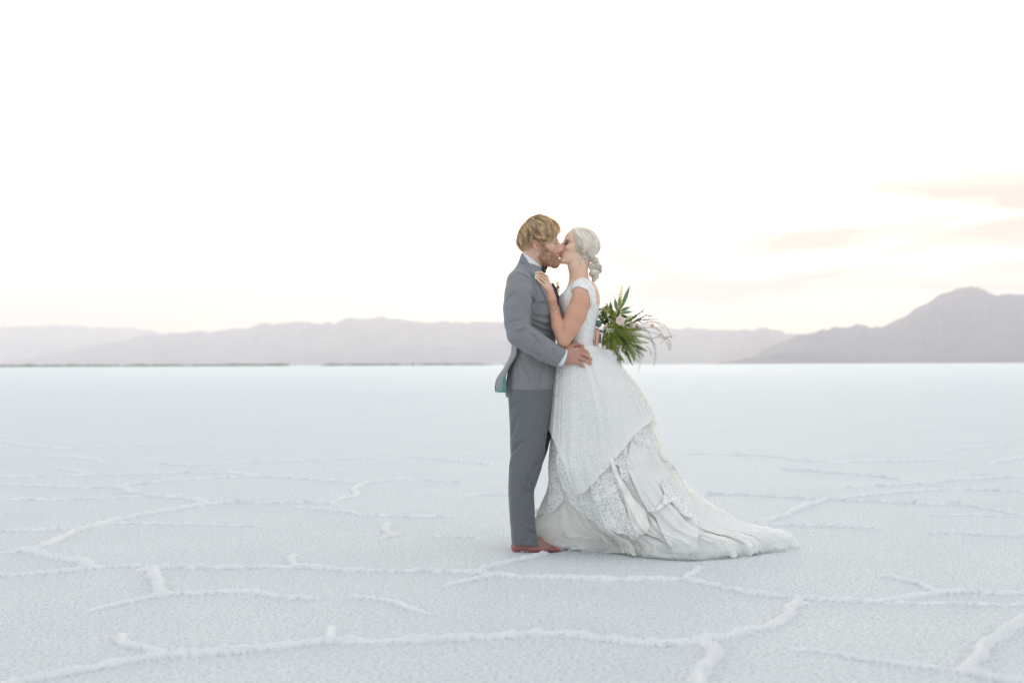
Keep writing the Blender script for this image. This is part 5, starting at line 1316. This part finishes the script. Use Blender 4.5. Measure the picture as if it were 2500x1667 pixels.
for a, b_ in (((1420, 858.2), (1407, 858.6)), ((1421, 870), (1409, 868)), ((1419, 883), (1406, 878.5))): gh.stroke([wy(*a, .018), wy(*b_, .022)], .003, .003)
V, Q = gh.mesh(1); T = np.ones((len(V), 3)) * np.array([.75, .63, .61])
T *= (1 + .10 * vnoise(V[:, 0] * 60, V[:, 1] * 60, V[:, 2] * 60))[:, None]
for p in tips[:4]: T = mix_tint(T, np.clip(1.3 - np.linalg.norm(V - p[1], axis=1) / .014, 0, 1) * .6, (.66, .40, .38)); T = mix_tint(T, np.clip(1.3 - np.linalg.norm(V - p[0], axis=1) / .014, 0, 1) * .4, (.70, .44, .42))
for p in tips: T = mix_tint(T, (np.linalg.norm(V - (p[-1] + np.array([0, -.009, 0])), axis=1) < .0052) * 1.0, (.92, .72, .68))
handpart = (V, Q, T)
# far hand holding the bouquet behind her back
fh = Sculpt(P(1440, 850, .10) - np.array([0, .12, 0]), P(1475, 805, .10) + np.array([0, .06, 0]), .002)
fh.chain([P(1438, 822, .10), P(1450, 824, .075)], [.028, .022], .01)
for i in range(4):
    yb = 814 + i * 6.5; fh.chain([P(1450, yb, .06), P(1459, yb, .050), P(1464, yb + 1, .030), P(1460, yb + 1, .012)], [.0115, .0105, .0095, .0085], .006, .003)
V, Q = fh.mesh(1); farhand = (V, Q, np.ones((len(V), 3)) * .9)
# ------------------------------------------------------------------ bouquet
bq = bpy.data.objects.new("bouquet", None); COL.objects.link(bq)
tag(bq, "loose bouquet of fern fronds, pointed leaves and blush roses held behind the bride's back", "bouquet")
Z5 = lambda x, y: (1400 + x / 6.03, 680 + y / 6.03)
def leafm(name, col, tr=.3, var=.25, rough=.45):
    return simple_mat(name, col, rough, var, 45, .35, bstr=.2, transl=tr)
g_fern = leafm("fern green", (.22, .265, .04), .4); g_dark = leafm("dark leaf", (.08, .125, .03)); g_blue = leafm("blue green leaf", (.24, .36, .22), .3)
g_yel = leafm("yellow fern", (.50, .50, .05), .45); g_lite = leafm("light fern", (.30, .37, .07), .45); g_tan = leafm("golden spray", (.22, .17, .06), .45); g_spray = leafm("spray green", (.13, .17, .04), .4)
rose_m = simple_mat("blush rose petal", (.92, .80, .73), .6, .08, 60, .2, bstr=.1, transl=.3)
rib_m = simple_mat("blush satin ribbon", (.80, .54, .47), .35, .08, 60, .5, bstr=.05)
br_ = np.random.default_rng(77)
def blade(a, t, n_, L_, w, K_=6, curl=.15, fold=.25):
    """lance shaped leaf blade: root a, direction t, face normal n_"""
    a = np.asarray(a, float); t = np.asarray(t, float); n_ = np.asarray(n_, float); t = t / np.linalg.norm(t); s = np.cross(t, n_); s = s / (np.linalg.norm(s) + 1e-9); n_ = np.cross(s, t); V = []
    for k in range(K_):
        u = k / (K_ - 1); hw = w * .5 * (math.sin(min(1, u * 1.25 + .06) * math.pi) ** .8 if u < .97 else .03); hw = max(hw, w * .03)
        c = a + t * L_ * u + n_ * (-curl * L_ * u * u)
        V += [c - s * hw + n_ * fold * hw, c, c + s * hw + n_ * fold * hw]
    Q = []
    for k in range(K_ - 1):
        i = k * 3; Q += [[i, i + 1, i + 4, i + 3], [i + 1, i + 2, i + 5, i + 4]]
    return np.array(V), np.array(Q)
def frond(pts, leaf_len, n, mat, name="fern_frond", yj=0, wfac=.24, ang=74, stem=.0011, y=0.0, taper=.12, face=None, wmin=.0028):
    P3 = np.array([P(*Z5(x, yy_), y + yj * i) for i, (x, yy_) in enumerate(pts)]); c = bez(P3, 40); T = np.gradient(c, axis=0); T /= np.linalg.norm(T, axis=1)[:, None]
    prts = [tube(c, np.linspace(stem, stem * .4, 40), 4)]; fn = np.array(face if face is not None else (br_.normal(0, .35), -1, br_.normal(0, .35)), float); fn /= np.linalg.norm(fn)
    for i in range(n):
        u = .10 + .90 * i / n; k = min(39, int(u * 39)); ll = leaf_len * (math.sin(min(1, (u * 1.1 + .12)) * math.pi * .5) if u < .4 else 1) * (1 - (1 - taper) * max(0, (u - .35) / .65) ** 1.1)
        for sg in (-1, 1):
            s = np.cross(T[k], fn) * sg; a_ = math.radians(ang + br_.normal(0, 6)) * (1 - .22 * u)
            d = T[k] * math.cos(a_) + s * math.sin(a_) + br_.normal(0, .08, 3)
            prts.append(blade(c[k], d, fn + br_.normal(0, .15, 3), ll * br_.uniform(.85, 1.1), max(ll * wfac, wmin), 4, .18))
    V, Q, _ = join(prts); return mesh_obj(name, V, Q, mat, bq)
def leaf(a, b, w, mat, y=-.01, y2=None, name="leaf", fold=.22, curl=.06, K_=14, serr=0):
    A = P(*Z5(*a), y); B = P(*Z5(*b), y if y2 is None else y2); d = B - A; L_ = np.linalg.norm(d); n_ = np.array((br_.normal(0, .3), -1, br_.normal(0, .3)))
    V, Q = blade(A, d, n_, L_, w / 6.03 * S, K_, curl * br_.uniform(.3, 1), fold)
    if serr:
        t = d / L_; s = np.cross(t, n_); s = s / np.linalg.norm(s); g = V.reshape(-1, 3, 3); m_ = np.arange(len(g)) % 2 * serr * w / 6.03 * S
        g[1:-1, 0] += s * m_[1:-1, None]; g[1:-1, 2] -= s * m_[1:-1, None]; V = g.reshape(-1, 3)
    o = mesh_obj(name, V, Q, mat, bq); m_ = o.modifiers.new("s", 'SOLIDIFY'); m_.thickness = .0006; return o
# pointed leaves fanning upwards
for a, b, w, m_, y in (((700,440),(872,8),56,g_blue,-.03), ((682,450),(676,208),52,g_blue,-.045), ((640,470),(598,236),52,g_blue,-.03), ((555,520),(543,290),56,g_fern,-.03), ((690,480),(876,398),50,g_blue,-.04),
    ((690,510),(916,480),46,g_blue,-.05), ((480,600),(410,428),80,g_fern,-.02), ((690,545),(842,577),46,g_dark,-.05), ((600,560),(505,440),50,g_fern,-.02), ((650,560),(700,380),50,g_fern,-.03)):
    leaf(a, b, w, m_, y, y - .01)
for a, b, w, y in (((770,650),(1052,460),52,-.02), ((850,660),(1104,524),44,-.03), ((950,610),(1270,596),20,-.01), ((930,600),(1012,655),36,-.03), ((780,640),(930,560),44,-.03), ((1090,560),(1180,540),18,-.01)):
    leaf(a, b, w, g_dark, y, y, "serrated_leaf", serr=.28, K_=16)
frond([(690,520),(690,300),(722,72)], .021, 26, g_yel, y=-.065, wfac=.28, ang=76, face=(0,-1,0))
# the mass of fern fronds
TG = [((620,700),(900,800),(1165,915),g_lite,-.06), ((600,720),(900,900),(1115,950),g_fern,-.05), ((600,740),(880,960),(1080,1080),g_fern,-.05), ((600,760),(800,1020),(1000,1170),g_fern,-.03), ((580,760),(760,1050),(875,1288),g_fern,-.05),
    ((600,740),(840,1060),(905,1225),g_dark,-.03), ((560,760),(640,1050),(745,1235),g_fern,-.01), ((560,780),(600,1000),(650,1180),g_dark,.0), ((520,760),(480,950),(540,1100),g_dark,-.01), ((600,700),(800,760),(990,740),g_fern,-.06),
    ((620,680),(760,640),(860,600),g_dark,-.03), ((560,640),(480,560),(400,520),g_dark,.0), ((560,620),(540,500),(520,420),g_fern,.01), ((600,620),(640,480),(690,400),g_dark,.0), ((520,800),(430,900),(420,1010),g_dark,.02),
    ((600,760),(720,900),(930,1010),g_dark,-.06), ((560,700),(700,820),(820,860),g_fern,-.09), ((560,760),(680,900),(760,1010),g_fern,-.09), ((640,800),(820,900),(960,990),g_fern,-.08), ((620,880),(760,960),(860,1110),g_dark,-.07),
    ((620,640),(700,700),(900,760),g_fern,-.08), ((480,700),(560,760),(640,900),g_fern,-.07), ((500,640),(520,740),(500,840),g_fern,-.05), ((640,720),(860,830),(1050,860),g_dark,-.04), ((680,1000),(800,1130),(830,1210),g_fern,-.02),
    ((560,900),(600,1050),(700,1150),g_fern,-.03), ((500,860),(520,980),(560,1100),g_fern,-.02), ((420,640),(480,680),(560,720),g_dark,-.03), ((840,960),(960,1020),(1060,1050),g_fern,.01), ((700,700),(650,620),(600,590),g_fern,-.07),
    ((760,1080),(820,1180),(850,1250),g_dark,.02), ((620,1080),(690,1150),(740,1200),g_fern,.03), ((700,640),(800,700),(900,690),g_dark,-.01), ((560,680),(620,600),(640,560),g_dark,-.05)]
for a, b, c, m_, y in TG:
    L_ = math.dist(a, b) + math.dist(b, c); frond([a, b, c], .022 * min(1.15, max(.65, L_ / 480)), max(14, int(L_ / 11)), m_, y=y + .02, yj=-.008, wfac=.21)
for i in range(52):
    a = br_.uniform(-2.2, 2.5); l_ = br_.uniform(240, 430) * (1.0 if a > -.2 else .5); x0, y0 = br_.normal(600, 50), br_.normal(760, 60)
    e = (x0 + l_ * math.cos(a), y0 + l_ * math.sin(a) * .95); mdl = ((x0 + e[0]) / 2 + br_.normal(0, 25), (y0 + e[1]) / 2 - 20 + br_.normal(0, 25))
    if e[0] < 420: continue
    frond([(x0, y0), mdl, e], .019, int(l_ / 11), (g_fern, g_lite, g_fern)[i % 3] if i % 2 else g_dark, y=(br_.uniform(-.085, -.04) if i % 2 else br_.uniform(-.02, .05)), wfac=.23)
for i in range(16):
    x0, y0 = br_.normal(520, 30), br_.normal(780, 60); a = br_.uniform(1.2, 2.3); l_ = br_.uniform(140, 260)
    e = (max(425, x0 + l_ * math.cos(a)), y0 + l_ * math.sin(a)); frond([(x0, y0), ((x0 + e[0]) / 2 - 8, (y0 + e[1]) / 2), e], .017, int(l_ / 10), (g_fern, g_dark)[i % 2], y=br_.uniform(-.03, .05), wfac=.22)
for i in range(30):      # short bushy fronds facing the viewer
    x0, y0 = br_.uniform(430, 900), br_.uniform(560, 1120)
    if ((x0 - 640) / 330) ** 2 + ((y0 - 840) / 330) ** 2 > 1: continue
    a = math.atan2(y0 - 740, x0 - 560) + br_.normal(0, .45); l_ = br_.uniform(150, 260); e = (max(430, x0 + l_ * math.cos(a)), y0 + l_ * math.sin(a))
    frond([(x0, y0), ((x0 + e[0]) / 2 + br_.normal(0, 14), (y0 + e[1]) / 2 - 14), e], .021, int(l_ / 12), (g_fern, g_lite, g_fern, g_dark)[i % 4], y=br_.uniform(-.09, -.03), wfac=.26, ang=80, face=(br_.normal(0, .25), -1, br_.normal(0, .25)))
# inner foliage that closes the heart of the bouquet
for i in range(26):
    t = br_.uniform(0, 1); cx_, cy_ = br_.normal(640, 110), br_.normal(860, 110); a = math.atan2(cy_ - 720, cx_ - 560) + br_.normal(0, .5); l_ = br_.uniform(90, 170)
    leaf((cx_, cy_), (cx_ + l_ * math.cos(a), cy_ + l_ * math.sin(a)), br_.uniform(20, 34), (g_dark, g_fern, g_dark, g_fern, g_lite)[i % 5 if i % 3 else 0], br_.uniform(-.02, .05), name="inner_leaf")
for i in range(26):
    cx_, cy_ = br_.normal(500, 60), br_.normal(620, 90); a = br_.uniform(0, 6.28); leaf((cx_, cy_), (cx_ + 90 * math.cos(a), cy_ + 90 * math.sin(a)), 40, g_dark, br_.uniform(.0, .05), name="inner_leaf")
# airy trailing sprays
for pts, m_, ll, n in (([(930,720),(1120,640),(1300,660),(1400,780),(1450,900)],g_tan,.008,40), ([(960,740),(1150,700),(1260,760),(1330,900)],g_tan,.008,34), ([(980,760),(1180,800),(1320,850),(1420,930),(1425,1060)],g_spray,.010,40), ([(960,800),(1130,880),(1200,980),(1215,1120),(1195,1285)],g_spray,.011,40),
    ([(940,1000),(1010,1080),(985,1200),(945,1365)],g_lite,.011,26), ([(920,1040),(960,1120),(940,1240)],g_spray,.010,20), ([(1000,700),(1080,740),(1150,860),(1190,950)],g_tan,.009,30), ([(990,660),(1150,610),(1260,640),(1340,720)],g_tan,.006,30), ([(1240,860),(1340,880),(1440,830)],g_tan,.008,18),
    ([(1280,960),(1330,900),(1400,850),(1445,860)],g_tan,.007,16), ([(1040,820),(1130,860),(1240,850),(1290,790)],g_tan,.008,24), ([(1060,980),(1130,1040),(1150,1120)],g_spray,.009,16), ([(640,1150),(720,1180),(745,1235)],g_fern,.009,12), ([(660,1160),(700,1200),(690,1190)],g_spray,.008,8), ([(1350,930),(1400,960),(1430,1060)],g_spray,.009,14)):
    for q in range(1):
        dx, dy = br_.normal(0, 14, 2) * (q + .3); frond([(x + dx * i, y_ + dy * i + (abs(br_.normal(0, 8)) if i else 0)) for i, (x, y_) in enumerate(pts)], ll * 1.7, int(n * .7), m_, "trailing_spray", y=.02, yj=.004, wfac=.10, stem=.0006, taper=.6, wmin=.0015, ang=55)
def rose(x, y, rad, yd):
    c = P(*Z5(x, y), yd); R_ = rad / 6.03 * S; prts = []
    core = Sculpt(c - R_ * .7, c + R_ * .7, R_ / 12); core.ell(c, (R_ * .42, R_ * .38, R_ * .45), 0); prts.append(core.mesh())
    for ring, (k, rr, op) in enumerate(((3, .45, .15), (5, .68, .35), (7, .95, .7))):
        for i in range(k):
            a = 2 * math.pi * (i + .4 * ring) / k; V = []
            for u in np.linspace(0, 1, 7):
                for v in np.linspace(-1, 1, 7):
                    an = a + v * (math.pi / k) * 1.35; rad_ = R_ * rr * (.35 + .65 * math.sin(u * 1.5)) * (1 - .12 * v * v * u); dep = -R_ * (.75 - op) * u ** .7 + R_ * .2 + R_ * .14 * v * v * u
                    V.append(c + np.array([math.cos(an) * rad_, dep - R_ * .2, math.sin(an) * rad_]))
            idx = np.arange(49).reshape(7, 7); prts.append((np.array(V), np.stack([idx[:-1, :-1], idx[:-1, 1:], idx[1:, 1:], idx[1:, :-1]], -1).reshape(-1, 4)))
    V, Q, _ = join(prts); mesh_obj("rose", V, Q, rose_m, bq)
rose(690, 620, 70, -.115); rose(932, 695, 44, -.03); rose(455, 455, 46, .05); rose(1160, 690, 34, .05)
# eucalyptus pod cluster beside the bodice and tiny white blossoms
tb = Sculpt(P(*Z5(365, 660), -.05) - .03, P(*Z5(365, 660), -.05) + .03, .0016); tb.ell(P(*Z5(368, 665), -.05), (.018, .016, .020), 0); tb.noise(160, .0016, 4); V, Q = tb.mesh(); mesh_obj("succulent", V, Q, leafm("teal succulent", (.10, .19, .15), .05), bq)
prts = []
for i in range(70):
    c = P(*Z5(br_.normal(395, 42), br_.normal(560, 34)), -.03 + br_.normal(0, .012)); s_ = Sculpt(c - .004, c + .004, .0015); s_.ell(c, (.0022, .0022, .0026), 0); prts.append(s_.mesh())
V, Q, _ = join(prts); mesh_obj("seed_head", V, Q, leafm("dusty seed", (.33, .30, .22), .1), bq)
prts = []
for i in range(46):
    c = P(*Z5(br_.normal(500, 42), br_.normal(770, 34)), -.085 + br_.normal(0, .01))
    for k in range(4):
        a = k * math.pi / 2 + br_.uniform(0, 1); prts.append(blade(c, np.array([math.cos(a), -.3, math.sin(a)]), np.array([0, -1, 0.]), .0042, .003, 4))
V, Q, _ = join(prts); mesh_obj("small_blossoms", V, Q, simple_mat("white blossom", (.75, .80, .62), .6, .1, 60, .2, bstr=0, transl=.3), bq)
# ribbon-wrapped handle
hd = Sculpt(P(1440, 856, -.06) , P(1468, 800, .06) + np.array([0, .0, 0]), .0016)
hd.chain([P(1458, 806, -.005), P(1455, 830, .0), P(1457, 852, 0)], [.013, .012, .013], 0, .004)
V, Q = hd.mesh(); mesh_obj("handle", V, Q, rib_m, bq)
for x0, x1, yd, dx in ((1447, 1453, -.035, 1.0), (1453.5, 1461, -.045, .5)):
    V = []
    for j in range(24):
        t = j / 23
        for i in range(8):
            u = i / 7; V.append(P(x0 + (x1 - x0) * u + dx * 3 * t + .8 * math.sin(t * 5 + u), 806 + 46 * t + 3 * t * (1 - u), yd + .006 * math.sin(t * 7 + u * 3) - .003 * math.sin(u * 3.14)))
    idx = np.arange(192).reshape(24, 8); Q = np.stack([idx[:-1, :-1], idx[1:, :-1], idx[1:, 1:], idx[:-1, 1:]], -1).reshape(-1, 4)
    o = mesh_obj("ribbon", np.array(V), Q, rib_m, bq); m_ = o.modifiers.new("s", 'SOLIDIFY'); m_.thickness = .0012
V, Q = tube([P(1464 + 3.2 * math.cos(a) * (1 - a / 22), 812.5 + 3.2 * math.sin(a) * (1 - a / 22), -.05) for a in np.linspace(0, 12, 40)], .0022, 6); mesh_obj("ribbon_curl", V, Q, rib_m, bq)

# ------------------------------------------------------------------ buttonhole sprig on the far lapel
bt = []
cvr = bez([P(1351, 687, .05), P(1357, 689, .045), P(1361, 699, .04), P(1363, 714, .035)], 20); bt.append(tube(cvr, .0011, 4))
for i in range(44):
    t = br_.uniform(0, 1); c = P(1361.5 + 2 * t + br_.normal(0, 1.0), 690 + 24 * t, .03 + br_.normal(0, .008)); a = br_.uniform(-1.9, 1.9) + math.pi / 2
    bt.append(blade(c, np.array([math.cos(a), br_.normal(0, .3), math.sin(a)]), np.array([0, -1, 0.]), br_.uniform(.006, .016) * (.6 + .6 * t), .0035, 4))
bt.append(tube([P(1361, 703, .03), P(1359.5, 690, .03), P(1359, 682, .03)], .0007, 4))
V, Q, _ = join(bt); mesh_obj("buttonhole_flower", V, Q, simple_mat("dried sprig", (.17, .11, .05), .6, .3, 80, .2, bstr=0, transl=.2), groom)
# far lapel edge showing past his chest, shade painted in as darker wool
fl = Sculpt(P(1345, 750, .0) - np.array([0, .03, 0]), P(1372, 690, .0) + np.array([0, .09, 0]), .0022)
fl.chain([P(1349, 692, .045), P(1355, 706, .045), P(1360, 724, .04), P(1361, 745, .03)], [.006, .010, .012, .010], 0, .004)
V, Q = fl.mesh(); mesh_obj("far_lapel", V, Q, simple_mat("grey wool painted shade", (.12, .12, .14), .8, .1, 200), jacket)
def finish(root, prts, mat, label):
    V, Q, T = join(prts); o = mesh_obj("person", V, Q, mat, None, color=T); tag(o, label, "person")
    for ch in [c for c in bpy.data.objects if c.parent == root]: ch.parent = o
    bpy.data.objects.remove(root); return o
groom = finish(groom, [headpart, bodypart, footpart, farfoot, handpart, farhand], skin_m, "barefoot bearded man with blond hair in a grey suit, kissing the bride")
bride = finish(bride, [bs_part, bl_part], skin_f, "bride with platinum hair bun in a white lace gown with a long train")
groom.name = "person"; bride.name = "person.001"
